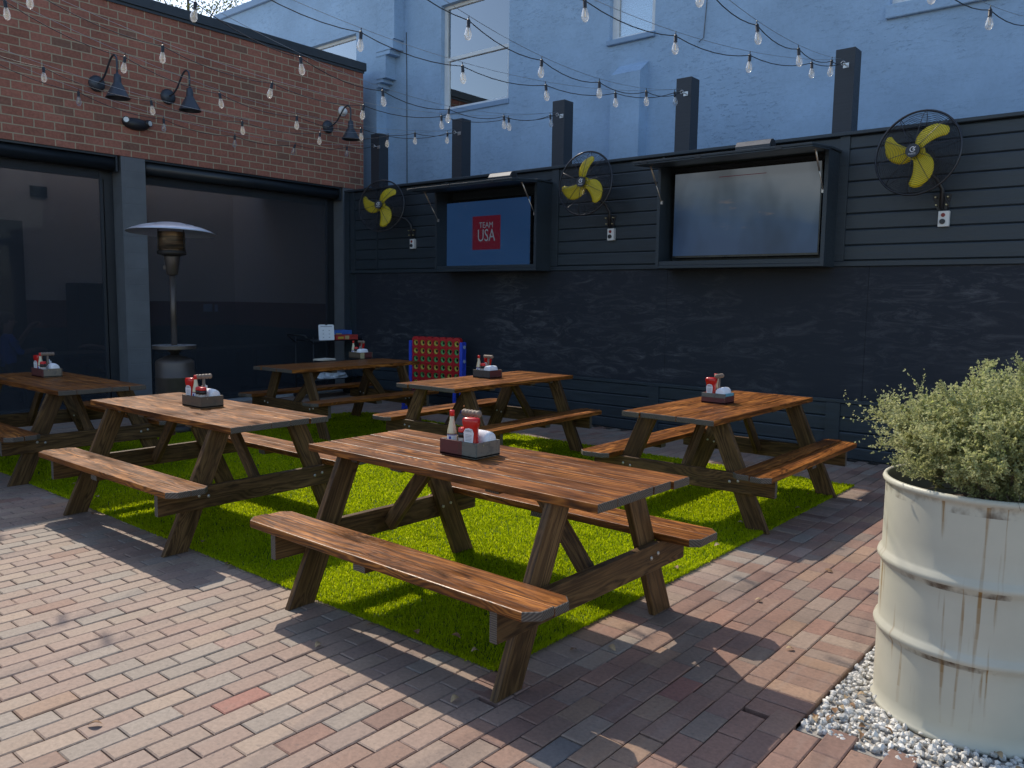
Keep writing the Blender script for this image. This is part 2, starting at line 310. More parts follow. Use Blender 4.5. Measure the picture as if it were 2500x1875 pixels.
def napkin_mat():
    g = G('napkin'); wv = g.n('TexWave', bands_direction='Z', i={'Vector': g.coord('Object'), 'Scale': 60.0, 'Distortion': 2.0}).outputs[1]
    g.principled((0.82, 0.82, 0.84), 0.85, 0, g.bump(g.noise(g.coord('Object'), 60, 4), 0.3, 0.003)); return g.m
M['napkin'] = napkin_mat()
def chip_mat(name, a, b, c):
    g = G(name); v = g.coord('Object')
    col = g.mix(g.ramp(g.noise(v, 26, 6, 0.68), [(0.55, 0.0), (0.60, 1.0)]), a, b)
    col = g.mix(g.ramp(g.noise(g.coord('Object', loc=(5, 1, 2)), 34, 5, 0.7), [(0.64, 0.0), (0.68, 1.0)]), col, c)
    g.principled(col, 0.65, 0, g.bump(g.noise(v, 60, 4), 0.3, 0.002)); return g.m
M['p_maroon'] = chip_mat('paint_maroon', (0.105, 0.026, 0.024), (0.075, 0.03, 0.022), (0.30, 0.24, 0.10))
M['p_green'] = chip_mat('paint_grey_green', (0.125, 0.135, 0.115), (0.09, 0.10, 0.085), (0.11, 0.04, 0.03))
M['p_grey'] = chip_mat('bare_grey_wood', (0.20, 0.165, 0.125), (0.14, 0.12, 0.095), (0.38, 0.30, 0.13))
M['p_brown'] = chip_mat('bare_brown_wood', (0.12, 0.085, 0.055), (0.09, 0.07, 0.05), (0.25, 0.20, 0.12))
M['p_dark'] = chip_mat('paint_charcoal', (0.055, 0.055, 0.050), (0.045, 0.042, 0.038), (0.18, 0.15, 0.08))
M['p_cream'] = chip_mat('paint_cream', (0.42, 0.36, 0.20), (0.30, 0.26, 0.15), (0.16, 0.12, 0.07))
M['p_turq'] = chip_mat('paint_turquoise', (0.11, 0.34, 0.42), (0.13, 0.32, 0.38), (0.2, 0.2, 0.15))
M['handle'] = simple('caddy_handle', (0.20, 0.145, 0.105), 0.6, 0, 0.2, 40)
M['skin'] = simple('skin', (0.34, 0.20, 0.145), 0.6, 0, 0.05)
M['shirt_blue'] = simple('shirt_blue', (0.03, 0.12, 0.50), 0.8)
M['shirt_dark'] = simple('shirt_dark', (0.05, 0.09, 0.11), 0.8)
M['hair'] = simple('hair', (0.06, 0.05, 0.045), 0.8)
M['hair_grey'] = simple('hair_grey', (0.45, 0.44, 0.43), 0.8)
M['bark'] = simple('bark', (0.09, 0.07, 0.05), 0.9, 0, 0.25)

# ------------------------------------------------------------------ mesh helpers
I4 = Matrix.Identity(4)
def T(x=0, y=0, z=0): return Matrix.Translation((x, y, z))
def RZ(a): return Matrix.Rotation(a, 4, 'Z')
def RX(a): return Matrix.Rotation(a, 4, 'X')
def RY(a): return Matrix.Rotation(a, 4, 'Y')
def frame_from(p, x, z=(0, 0, 1)):
    x = Vector(x).normalized(); z = Vector(z); y = z.cross(x).normalized(); z = x.cross(y)
    m = Matrix((x, y, z)).transposed().to_4x4(); m.translation = p; return m
class MB:
    def __init__(s): s.v = []; s.f = []; s.mi = []; s.uv = []; s.sm = []
    def add(s, vs, fs, m=0, uvs=None, smooth=False, X=I4):
        o = len(s.v); s.v += [tuple(X @ Vector(p)) for p in vs]
        for k, f in enumerate(fs):
            s.f.append(tuple(o + i for i in f)); s.mi.append(m[k] if isinstance(m, (list, tuple)) else m); s.sm.append(smooth)
            s.uv.append(uvs[k] if uvs else [(0, 0)]*len(f))
    def prism(s, poly, z0, z1, b=0.003, m=0, me=None, X=I4, off=None):
        """convex polygon (CCW, xy) extruded along z with chamfered rims; side faces looking along x use material me"""
        n = len(poly); P = [Vector((p[0], p[1])) for p in poly]
        E = [(P[(i + 1) % n] - P[i]).normalized() for i in range(n)]; Nn = [Vector((e.y, -e.x)) for e in E]
        def inset(d):
            out = []
            for i in range(n):
                a, c = Nn[i - 1], Nn[i]; k = (a + c); k = k/max(1e-6, 1 + a.dot(c)); out.append(P[i] - k*d)
            return out
        Q = inset(b); Q2 = inset(b*0.28); rings = [(Q, z0), (P, z0 + b), (P, z1 - b), (Q2, z1 - b*0.28), (Q, z1)]
        vs = [(p.x, p.y, z) for ring, z in rings for p in ring]
        ou, ov = off if off else (random.uniform(0, 40), random.uniform(0, 40))
        fs = [tuple(reversed(range(n))), tuple(range(4*n, 5*n))]; ms = [m, m]
        uvs = [[(vs[i][0] + ou, vs[i][1] + ov) for i in f] for f in fs]
        for r in range(4):
            for i in range(n):
                j = (i + 1) % n; f = (r*n + i, r*n + j, (r + 1)*n + j, (r + 1)*n + i); fs.append(f)
                end = abs(Nn[i].x) > 0.6
                ms.append(me if (me is not None and end) else m)
                if end: uvs.append([(vs[q][1] + ov % 0.3 - 0.1, vs[q][2] + ou % 0.3 - 0.1) for q in f])
                else: uvs.append([(vs[q][0] + ou, vs[q][2] + ov + 0.31) for q in f])
        s.add(vs, fs, ms, uvs, False, X)
    def board(s, L, W, H, b=0.003, m=0, me=None, X=I4, off=None):
        s.prism([(-L/2, -W/2), (L/2, -W/2), (L/2, W/2), (-L/2, W/2)], -H/2, H/2, b, m, me, X, off)
    def box(s, x0, x1, y0, y1, z0, z1, b=0.0, m=0, X=I4):
        if b > 0: s.prism([(x0, y0), (x1, y0), (x1, y1), (x0, y1)], z0, z1, b, m, None, X); return
        vs = [(x, y, z) for z in (z0, z1) for y in (y0, y1) for x in (x0, x1)]
        fs = [(0, 2, 3, 1), (4, 5, 7, 6), (0, 1, 5, 4), (2, 6, 7, 3), (0, 4, 6, 2), (1, 3, 7, 5)]
        uvs = []
        for f, (a, c) in zip(fs, ((0, 1), (0, 1), (0, 2), (0, 2), (1, 2), (1, 2))): uvs.append([(vs[i][a], vs[i][c]) for i in f])
        s.add(vs, fs, m, uvs, False, X)
    def tube(s, pts, r, n=8, m=0, X=I4, cap=True, smooth=True, closed=False):
        pts = [Vector(p) for p in pts]; k = len(pts); rs = r if hasattr(r, '__len__') else [r]*k
        vs = []; up = None
        for i, p in enumerate(pts):
            a = pts[(i - 1) % k] if (closed or i > 0) else p; c = pts[(i + 1) % k] if (closed or i < k - 1) else p
            t = (c - a).normalized()
            if up is None: up = t.orthogonal().normalized()
            up = (up - t*up.dot(t)); up = up.normalized() if up.length > 1e-6 else t.orthogonal().normalized()
            w = t.cross(up)
            for j in range(n):
                q = 2*math.pi*j/n; vs.append(p + (up*math.cos(q) + w*math.sin(q))*rs[i])
        fs = []
        for i in range(k if closed else k - 1):
            for j in range(n):
                i2 = (i + 1) % k; fs.append((i*n + j, i*n + (j + 1) % n, i2*n + (j + 1) % n, i2*n + j))
        s.add(vs, fs, m, None, smooth, X)
        if cap and not closed:
            o = len(s.v) - len(vs)
            for f in (tuple(reversed(range(n))), tuple(range((k - 1)*n, k*n))):
                s.f.append(tuple(o + i for i in f)); s.mi.append(m); s.sm.append(False); s.uv.append([(0, 0)]*n)
    def lathe(s, prof, n=24, m=0, X=I4, smooth=True, cap=True):
        vs = []; fs = []
        for r, z in prof:
            for j in range(n):
                a = 2*math.pi*j/n; vs.append((r*math.cos(a), r*math.sin(a), z))
        for i in range(len(prof) - 1):
            for j in range(n):
                fs.append((i*n + j, i*n + (j + 1) % n, (i + 1)*n + (j + 1) % n, (i + 1)*n + j))
        ms = [m[i//n] if isinstance(m, (list, tuple)) else m for i in range(len(fs))]
        if cap:
            fs.append(tuple(reversed(range(n)))); ms.append(m[0] if isinstance(m, (list, tuple)) else m)
            k = len(prof) - 1; fs.append(tuple(range(k*n, k*n + n))); ms.append(m[-1] if isinstance(m, (list, tuple)) else m)
        s.add(vs, fs, ms, None, smooth, X)
    def sphere(s, c, r, n=12, m=0, sc=(1, 1, 1), X=I4):
        k = n//2; prof = [(r*math.sin(math.pi*i/k) + 1e-5, -r*math.cos(math.pi*i/k)) for i in range(k + 1)]
        s.lathe(prof, n, m, X @ T(*c) @ Matrix.Diagonal((*sc, 1)), True, False)
    def text(s, body, size, m=0, X=I4, ext=0.001, align='CENTER'):
        cu = bpy.data.curves.new('t', 'FONT'); cu.body = body; cu.size = size; cu.extrude = ext; cu.align_x = align; cu.align_y = 'CENTER'; cu.resolution_u = 3
        ob = bpy.data.objects.new('t', cu); me = bpy.data.meshes.new_from_object(ob)
        s.add([v.co[:] for v in me.vertices], [tuple(p.vertices) for p in me.polygons], m, None, False, X)
        bpy.data.objects.remove(ob); bpy.data.meshes.remove(me); bpy.data.curves.remove(cu)
    def build(s, name, mats, parent=None, loc=None, rz=0.0):
        me = bpy.data.meshes.new(name); me.from_pydata(s.v, [], s.f)
        for mm in (mats if isinstance(mats, (list, tuple)) else [mats]): me.materials.append(mm)
        me.polygons.foreach_set('material_index', s.mi); me.polygons.foreach_set('use_smooth', s.sm)
        ul = me.uv_layers.new(name='UVMap'); ul.data.foreach_set('uv', [c for f in s.uv for p in f for c in p])
        me.update(); o = bpy.data.objects.new(name, me); C.objects.link(o)
        if parent: o.parent = parent
        if loc is not None: o.location = loc; o.rotation_euler = (0, 0, rz)
        return o
def tag(o, label=None, cat=None, group=None, kind=None):
    for k, v in (('label', label), ('category', cat), ('group', group), ('kind', kind)):
        if v: o[k] = v
    return o
def thing(name, loc, label, cat, group=None, rz=0.0):
    o = bpy.data.objects.new(name, None); C.objects.link(o); o.location = loc; o.rotation_euler = (0, 0, rz); o.empty_display_size = 0.1
    return tag(o, label, cat, group)
def copy_tree(o, parent=None):
    c = o.copy(); C.objects.link(c)
    if parent: c.parent = parent
    for ch in list(o.children): copy_tree(ch, c)
    return c
def numpy_mesh(name, verts, faces, mat, attrs=None, parent=None, smooth=False):
    """verts (n,3), faces (m,k) arrays; attrs {name: per-face float}"""
    me = bpy.data.meshes.new(name); nv = len(verts); nf, k = faces.shape
    me.vertices.add(nv); me.vertices.foreach_set('co', verts.astype(np.float32).ravel())
    me.loops.add(nf*k); me.loops.foreach_set('vertex_index', faces.astype(np.int32).ravel())
    me.polygons.add(nf); me.polygons.foreach_set('loop_start', np.arange(0, nf*k, k, dtype=np.int32))
    me.polygons.foreach_set('loop_total', np.full(nf, k, dtype=np.int32))
    me.polygons.foreach_set('use_smooth', np.full(nf, smooth, dtype=bool))
    for mm in (mat if isinstance(mat, (list, tuple)) else [mat]): me.materials.append(mm)
    for an, val in (attrs or {}).items():
        val = np.asarray(val, dtype=np.float32)
        if val.ndim == 1: a = me.attributes.new(an, 'FLOAT', 'FACE'); a.data.foreach_set('value', val)
        else: a = me.attributes.new(an, 'FLOAT_COLOR', 'FACE'); a.data.foreach_set('color', np.c_[val, np.ones(len(val))].astype(np.float32).ravel())
    me.update(calc_edges=True); me.validate()
    o = bpy.data.objects.new(name, me); C.objects.link(o)
    if parent: o.parent = parent
    return o

# ------------------------------------------------------------------ ground, pavement, turf, gravel
TX0, TX1, TY0, TY1 = -9.15, -2.245, 2.611, 7.55
GX0, GY0 = -1.069, 3.06
def structure(mb, name, mats): return tag(mb.build(name, mats), kind='structure')
b = MB(); b.box(-60, 40, -40, 60, -0.6, -0.052); structure(b, 'ground', M['sand'])
def pavement():
    px, L = 0.109, 0.2155; V = []; F = []; tint = []
    pal = np.array([(0.295, 0.215, 0.165), (0.290, 0.200, 0.155), (0.270, 0.222, 0.180), (0.310, 0.230, 0.172), (0.270, 0.195, 0.155), (0.300, 0.198, 0.155)])
    palr = np.array([(0.245, 0.152, 0.112), (0.262, 0.150, 0.110), (0.225, 0.165, 0.128), (0.290, 0.185, 0.125), (0.225, 0.135, 0.104), (0.275, 0.128, 0.096), (0.175, 0.155, 0.142)])
    def paver(x0, x1, y0, y1):
        g, c, h = 0.0022, 0.0055, 0.004
        x0 += g; x1 -= g; y0 += g; y1 -= g
        dz = random.gauss(0, 0.0013); tx = random.gauss(0, 0.008); ty = random.gauss(0, 0.006)
        cx, cy = (x0 + x1)/2, (y0 + y1)/2
        def z(x, y, q): return q + dz + (x - cx)*tx + (y - cy)*ty
        o = len(V)
        for (xa, xb, ya, yb, q) in ((x0, x1, y0, y1, -0.05), (x0, x1, y0, y1, -h), (x0 + c, x1 - c, y0 + c, y1 - c, 0)):
            for x, y in ((xa, ya), (xb, ya), (xb, yb), (xa, yb)): V.append((x, y, z(x, y, q)))
        for r in (0, 4):
            for k in range(4): F.append((o + r + k, o + r + (k + 1) % 4, o + r + 4 + (k + 1) % 4, o + r + 4 + k))
        F.append((o + 8, o + 9, o + 10, o + 11))
        w = min(1, max(0, (cx + 2.6)/0.9)) if cy > 1.2 else min(1, max(0, (cx + 1.9)/0.9))
        p = palr if random.random() < 0.04 + 0.90*w else pal
        q = p[random.choices(range(len(p)), weights=[5, 4.5, 3.0, 2.2, 4, 0.2, 0.06][:len(p)])[0]]*random.uniform(0.93, 1.07)
        tint.extend([q]*9)
    for k in range(-80, 62):
        x1 = -3.358 + px*k; x0 = x1 - px; xc = (x0 + x1)/2
        if x0 < -11.38 or x1 > 3.2: continue
        for n in range(-12, 42):
            y0 = 1.086 + L*(n + 0.5*(k % 2)); y1 = y0 + L; yc = (y0 + y1)/2
            if y1 > 8.90: continue
            if TX0 + 0.06 < xc < TX1 - 0.06 and TY0 + 0.12 < y0 and y1 < TY1 - 0.12: continue
            if 11 <= k <= 12 and 2.40 < yc < 7.7: continue           # soldier course along the turf
            if 20 <= k <= 21 and yc > GY0 - 0.02: continue          # soldier course along the gravel
            if xc > GX0 and yc > GY0 - 0.02: continue
            paver(x0, x1, y0, y1)
    for (xa, xb, ya, yb) in ((-2.268, -2.05, 2.40, 7.7), (-1.287, -1.069, GY0, 8.9)):
        y = ya
        while y < yb: paver(xa, xb, y, y + px); y += px
    o = numpy_mesh('brick_pavement', np.array(V), np.array(F), M['paver'], {'tint': np.array(tint)}); tag(o, kind='structure')
pavement()

def turf():
    y = []
    n = 330000
    bx = rng.uniform(TX0, TX1, n*2); by = rng.uniform(TY0, TY1, n*2)
    ragged = rng.random(n*2) < 0.02; side = rng.integers(0, 2, n*2)
    bx = np.where(ragged & (side == 0), TX1 + rng.normal(0.002, 0.006, n*2), bx); by = np.where(ragged & (side == 1), TY0 - rng.normal(0.002, 0.006, n*2), by)
    d = np.hypot(bx, by); keep = rng.random(n*2) < np.clip((4.2/d)**1.5, 0.12, 1.0)
    bx, by, d = bx[keep], by[keep], d[keep]
    corner = (bx < TX0 + 0.5) & (by > TY1 - 0.5) & (np.hypot(bx - TX0 - 0.5, by - TY1 + 0.5) > 0.5)
    bx, by, d = bx[~corner], by[~corner], d[~corner]
    n = len(bx)
    clump = np.array([noise.noise((x*3.0, q*3.0, 0.0)) for x, q in zip(bx[::1], by[::1])])
    h = rng.uniform(0.016, 0.027, n)*(1 + 0.15*clump); w = 0.0021*np.clip(d/3.6, 1, 2.3)*rng.uniform(0.8, 1.3, n)
    a = rng.uniform(0, 2*np.pi, n); lean = rng.uniform(0.15, 0.95, n); la = a + np.pi/2 + rng.normal(0, 0.6, n) + 0.9*clump
    wx, wy = np.cos(a)*w, np.sin(a)*w
    tx, ty = bx + np.cos(la)*h*lean, by + np.sin(la)*h*lean
    z0 = np.full(n, 0.006); zt = z0 + h*np.sqrt(np.clip(1 - lean**2*0.55, 0.15, 1))
    mx, my = bx + np.cos(la)*h*lean*0.35, by + np.sin(la)*h*lean*0.35; zm = z0 + h*0.62
    V = np.stack([np.c_[bx - wx, by - wy, z0], np.c_[bx + wx, by + wy, z0], np.c_[mx + wx*0.8, my + wy*0.8, zm], np.c_[tx, ty, zt], np.c_[mx - wx*0.8, my - wy*0.8, zm]], 1).reshape(-1, 3)
    i = np.arange(n)*5
    F = np.concatenate([np.c_[i, i + 1, i + 2, i + 4], np.c_[i + 4, i + 2, i + 3, i + 3]])
    F = F[:n]; F3 = np.c_[i + 4, i + 2, i + 3]
    tint = np.clip(rng.normal(0.45, 0.2, n) + 0.18*clump, 0, 1)
    # mixed quads + tris in one mesh: use tris only
    tri = np.concatenate([np.c_[i, i + 1, i + 2], np.c_[i, i + 2, i + 4], F3]); tt = np.concatenate([tint, tint, tint])
    # backing sheet: a rounded far corner, slightly uneven rim
    pts = [(TX1, TY0), (TX1, TY1), (TX0 + 0.5, TY1)] + [(TX0 + 0.5 - 0.5*math.sin(q), TY1 - 0.5 + 0.5*math.cos(q)) for q in (0.4, 0.8, 1.2)] + [(TX0, TY1 - 0.5), (TX0, TY0)]
    o0 = len(V); pv = np.array([(x, q, 0.006) for x, q in pts] + [((TX0 + TX1)/2, (TY0 + TY1)/2, 0.006)])
    m = len(pts); fan = np.array([(o0 + m, o0 + k, o0 + (k + 1) % m) for k in range(m)])
    V = np.concatenate([V, pv]); nt = len(tri); tri = np.concatenate([tri, fan]); tt = np.concatenate([tt, np.zeros(m)])
    o = numpy_mesh('artificial_turf', V, tri, [M['turf'], M['turf_base']], {'tint': tt})
    mi = np.zeros(len(tri), dtype=np.int32); mi[nt:] = 1; o.data.polygons.foreach_set('material_index', mi)
    tag(o, 'rectangle of bright green artificial grass laid on the brick paving', 'grass', kind='stuff')
turf()

def gravel():
    bed = MB(); bed.box(GX0, 3.0, GY0, 8.8, -0.051, -0.022); structure(bed, 'gravel_bed', M['gravel_bed'])
    bm = bmesh.new(); bmesh.ops.create_icosphere(bm, subdivisions=1, radius=1.0); base = np.array([v.co[:] for v in bm.verts]); fa = np.array([[v.index for v in f.verts] for f in bm.faces]); bm.free()
    pos = []
    for k in range(5200):
        x = GX0 + 0.012 + abs(rng.uniform(0, 1.35)); y = GY0 + 0.012 + rng.uniform(0, 1.5)
        pos.append((x, y, -0.020 + 0.016*rng.random()))
    for k in range(1500): pos.append((GX0 + rng.uniform(0.01, 1.6), GY0 + rng.uniform(1.4, 5.5), -0.016 + 0.01*rng.random()))
    pos = np.array(pos); n = len(pos)
    size = rng.uniform(0.007, 0.0165, n)
    V = base[None]*rng.uniform(0.72, 1.28, (n, len(base), 1))*(size[:, None, None]*rng.uniform(0.65, 1.25, (n, 1, 3)))
    a = rng.uniform(0, 6.28, n); ca, sa = np.cos(a), np.sin(a)
    X = V[..., 0]*ca[:, None] - V[..., 1]*sa[:, None]; Y = V[..., 0]*sa[:, None] + V[..., 1]*ca[:, None]
    V = np.stack([X, Y, V[..., 2]], -1) + pos[:, None, :]
    F = (fa[None] + (np.arange(n)*len(base))[:, None, None]).reshape(-1, 3)
    t = np.repeat(np.clip(rng.normal(0.55, 0.28, n), 0, 1), len(fa))
    o = numpy_mesh('gravel', V.reshape(-1, 3), F, M['gravel'], {'tint': t}); tag(o, 'bed of small crushed white stones under the barrel planter', 'gravel', kind='stuff')
gravel()

# ------------------------------------------------------------------ brick building on the left
XB = -11.41
def brick_building():
    root = thing('brick_building', (XB, 3.5, 0), 'single storey red brick building with dark coping and wide black framed windows', 'building')
    X = T(-XB, -3.5, 0)
    def part(mb, name, mats, parent=root): o = mb.build(name, mats, parent); o.matrix_parent_inverse = T(XB, 3.5, 0).inverted() if parent is root else I4; return o
    w = MB()                                        # brickwork above the openings (front face, UV in metres)
    def wall_x(mb, x, y0, y1, z0, z1, m=0, th=0.3):
        mb.add([(x, y0, z0), (x, y1, z0), (x, y1, z1), (x, y0, z1), (x - th, y0, z0), (x - th, y1, z0), (x - th, y1, z1), (x - th, y0, z1)],
               [(0, 1, 2, 3), (5, 4, 7, 6), (1, 5, 6, 2), (4, 0, 3, 7), (3, 2, 6, 7), (4, 5, 1, 0)], m,
               [[(y0, z0), (y1, z0), (y1, z1), (y0, z1)], [(y1, z0), (y0, z0), (y0, z1), (y1, z1)], [(0, z0), (th, z0), (th, z1), (0, z1)], [(0, z0), (th, z0), (th, z1), (0, z1)], [(y0, 0), (y1, 0), (y1, th), (y0, th)], [(y0, 0), (y1, 0), (y1, th), (y0, th)]])
    wall_x(w, XB, -4.0, 9.49, 3.53, 5.56)
    w.box(-20, XB - 0.302, 9.19, 9.488, 0, 5.56); w.box(-20, XB - 0.302, -4.0, -3.7, 0, 5.56); w.box(-20, -19.7, -3.7, 9.19, 0, 5.56)
    part(w, 'brick_wall', M['brick'])
    c = MB(); c.box(XB - 0.34, XB + 0.045, -4.05, 9.53, 5.565, 5.70, 0.004); c.box(XB + 0.003, XB + 0.022, -4.04, 9.50, 5.525, 5.563)
    c.box(-20.05, XB - 0.342, 9.17, 9.53, 5.565, 5.70); part(c, 'coping', M['coping'])
    r = MB(); r.box(-13.95, XB - 0.32, -3.7, 9.17, 5.40, 5.50); r.box(-19.7, -15.01, -3.7, 9.17, 5.40, 5.50); part(r, 'roof', M['concrete'])  # roof split to leave an added light slot above the back wall
    p = MB(); wall_x(p, XB - 0.004, 5.24, 5.575, 0.0, 3.525, 0, 0.32); part(p, 'block_pillar', M['cmu'])
    p = MB(); wall_x(p, XB - 0.004, 9.04, 9.49, 0.0, 3.525, 0, 0.32); part(p, 'block_pier', M['cmu'])
    p = MB(); wall_x(p, XB - 0.004, -4.0, 0.4, 0.0, 3.525, 0, 0.32); part(p, 'block_pier', M['cmu'])
    s = MB(); s.box(XB - 0.33, XB + 0.06, 0.4, 5.238, -0.02, 0.012); s.box(XB - 0.33, XB + 0.06, 5.577, 9.038, -0.02, 0.012)
    part(s, 'threshold', M['concrete'])
    xg = XB - 0.30
    for (y0, y1) in ((0.4, 5.236), (5.579, 9.036)):
        f = MB()
        f.box(xg - 0.05, xg + 0.03, y0, y0 + 0.12, 0.012, 3.52, 0.004); f.box(xg - 0.05, xg + 0.03, y1 - 0.12, y1, 0.012, 3.52, 0.004)
        f.box(xg - 0.05, xg + 0.03, y0 + 0.12, y1 - 0.12, 3.22, 3.52); f.box(xg - 0.05, xg + 0.03, y0 + 0.12, y1 - 0.12, 0.012, 0.11)
        f.box(xg + 0.03, xg + 0.06, y1 - 0.19, y1 - 0.15, 0.012, 3.30)
        fr = part(f, 'window', M['frame_black'])
        g = MB(); g.box(xg - 0.016, xg - 0.008, y0 + 0.118, y1 - 0.118, 0.108, 3.222); g.build('pane', M['glass_tint'], fr)
        k = MB(); k.tube([(xg + 0.19, y0 + 0.01, 3.42), (xg + 0.19, y1 - 0.07, 3.42)], 0.092, 18); k.box(xg + 0.03, xg + 0.29, y1 - 0.065, y1 - 0.04, 3.31, 3.525); k.box(xg + 0.031, xg + 0.285, y0, y1 - 0.07, 3.50, 3.526)
        k.build('roller_shade', M['roller'], fr)
        q = MB(); q.box(xg + 0.10, xg + 0.101, y0 + 0.03, y1 - 0.20, 0.06, 3.40); q.build('mesh_shade', M['mesh_shade'], fr)
        q = MB(); q.box(xg + 0.09, xg + 0.111, y0 + 0.03, y1 - 0.20, 0.03, 0.059, 0.003); q.build('bottom_bar', M['frame_black'], fr)
    # the dining room seen through the glass
    i = MB(); i.box(-15.15, -15.0, -3.7, 9.188, 1.52, 5.38, 0, 0); i.box(-15.15, -14.99, -3.7, 9.188, 1.05, 1.517, 0, 1); i.box(-15.15, -14.985, -3.7, 9.188, 0, 1.047, 0, 2)
    i.box(-15.0, XB - 0.31, 9.10, 9.185, 1.52, 5.38, 0, 0); i.box(-14.98, XB - 0.31, 9.09, 9.183, 1.05, 1.517, 0, 1); i.box(-14.98, XB - 0.31, 9.08, 9.181, 0, 1.047, 0, 2)
    part(i, 'interior_wall', [M['plaster_in'], M['red_in'], M['green_in']])
    fl = MB(); fl.box(-15.0, XB - 0.33, -3.7, 9.08, -0.03, 0.006); part(fl, 'interior_floor', M['dark_in'])
    ce = MB(); ce.box(-13.95, XB - 0.31, -3.7, 9.1, 3.55, 3.6); ce.box(-14.0, -13.952, -3.7, 9.1, 3.55, 5.48); part(ce, 'interior_ceiling', M['plaster_in'])  # ceiling stops short; added shaft wall lets sky light wash the back wall
    v = MB(); v.box(-14.999, -14.97, 5.36, 5.62, 3.24, 3.42)
    for k in range(5): v.box(-14.97, -14.955, 5.37, 5.61, 3.255 + k*0.032, 3.27 + k*0.032)
    part(v, 'air_vent', M['green_in'])
    d = MB(); d.box(-14.98, -14.93, 3.9, 5.2, 0.006, 2.82); part(d, 'interior_door', M['dark_in'])
    k = MB(); k.box(-14.98, -14.45, 5.85, 6.52, 0.006, 1.82, 0.01)
    for q in range(4): k.box(-14.45, -14.43, 5.95, 6.45, 1.22 + q*0.06, 1.235 + q*0.06)
    part(k, 'cabinet', M['dark_in'])
    pl = MB(); pl.box(-14.989, -14.97, 9.60 - 1.20, 9.78 - 1.20, 1.32, 1.47, 0.003); pl.box(-14.989, -14.97, 8.64, 8.70, 1.32, 1.46, 0.003); part(pl, 'wall_plate', M['grey_plastic'])
brick_building()

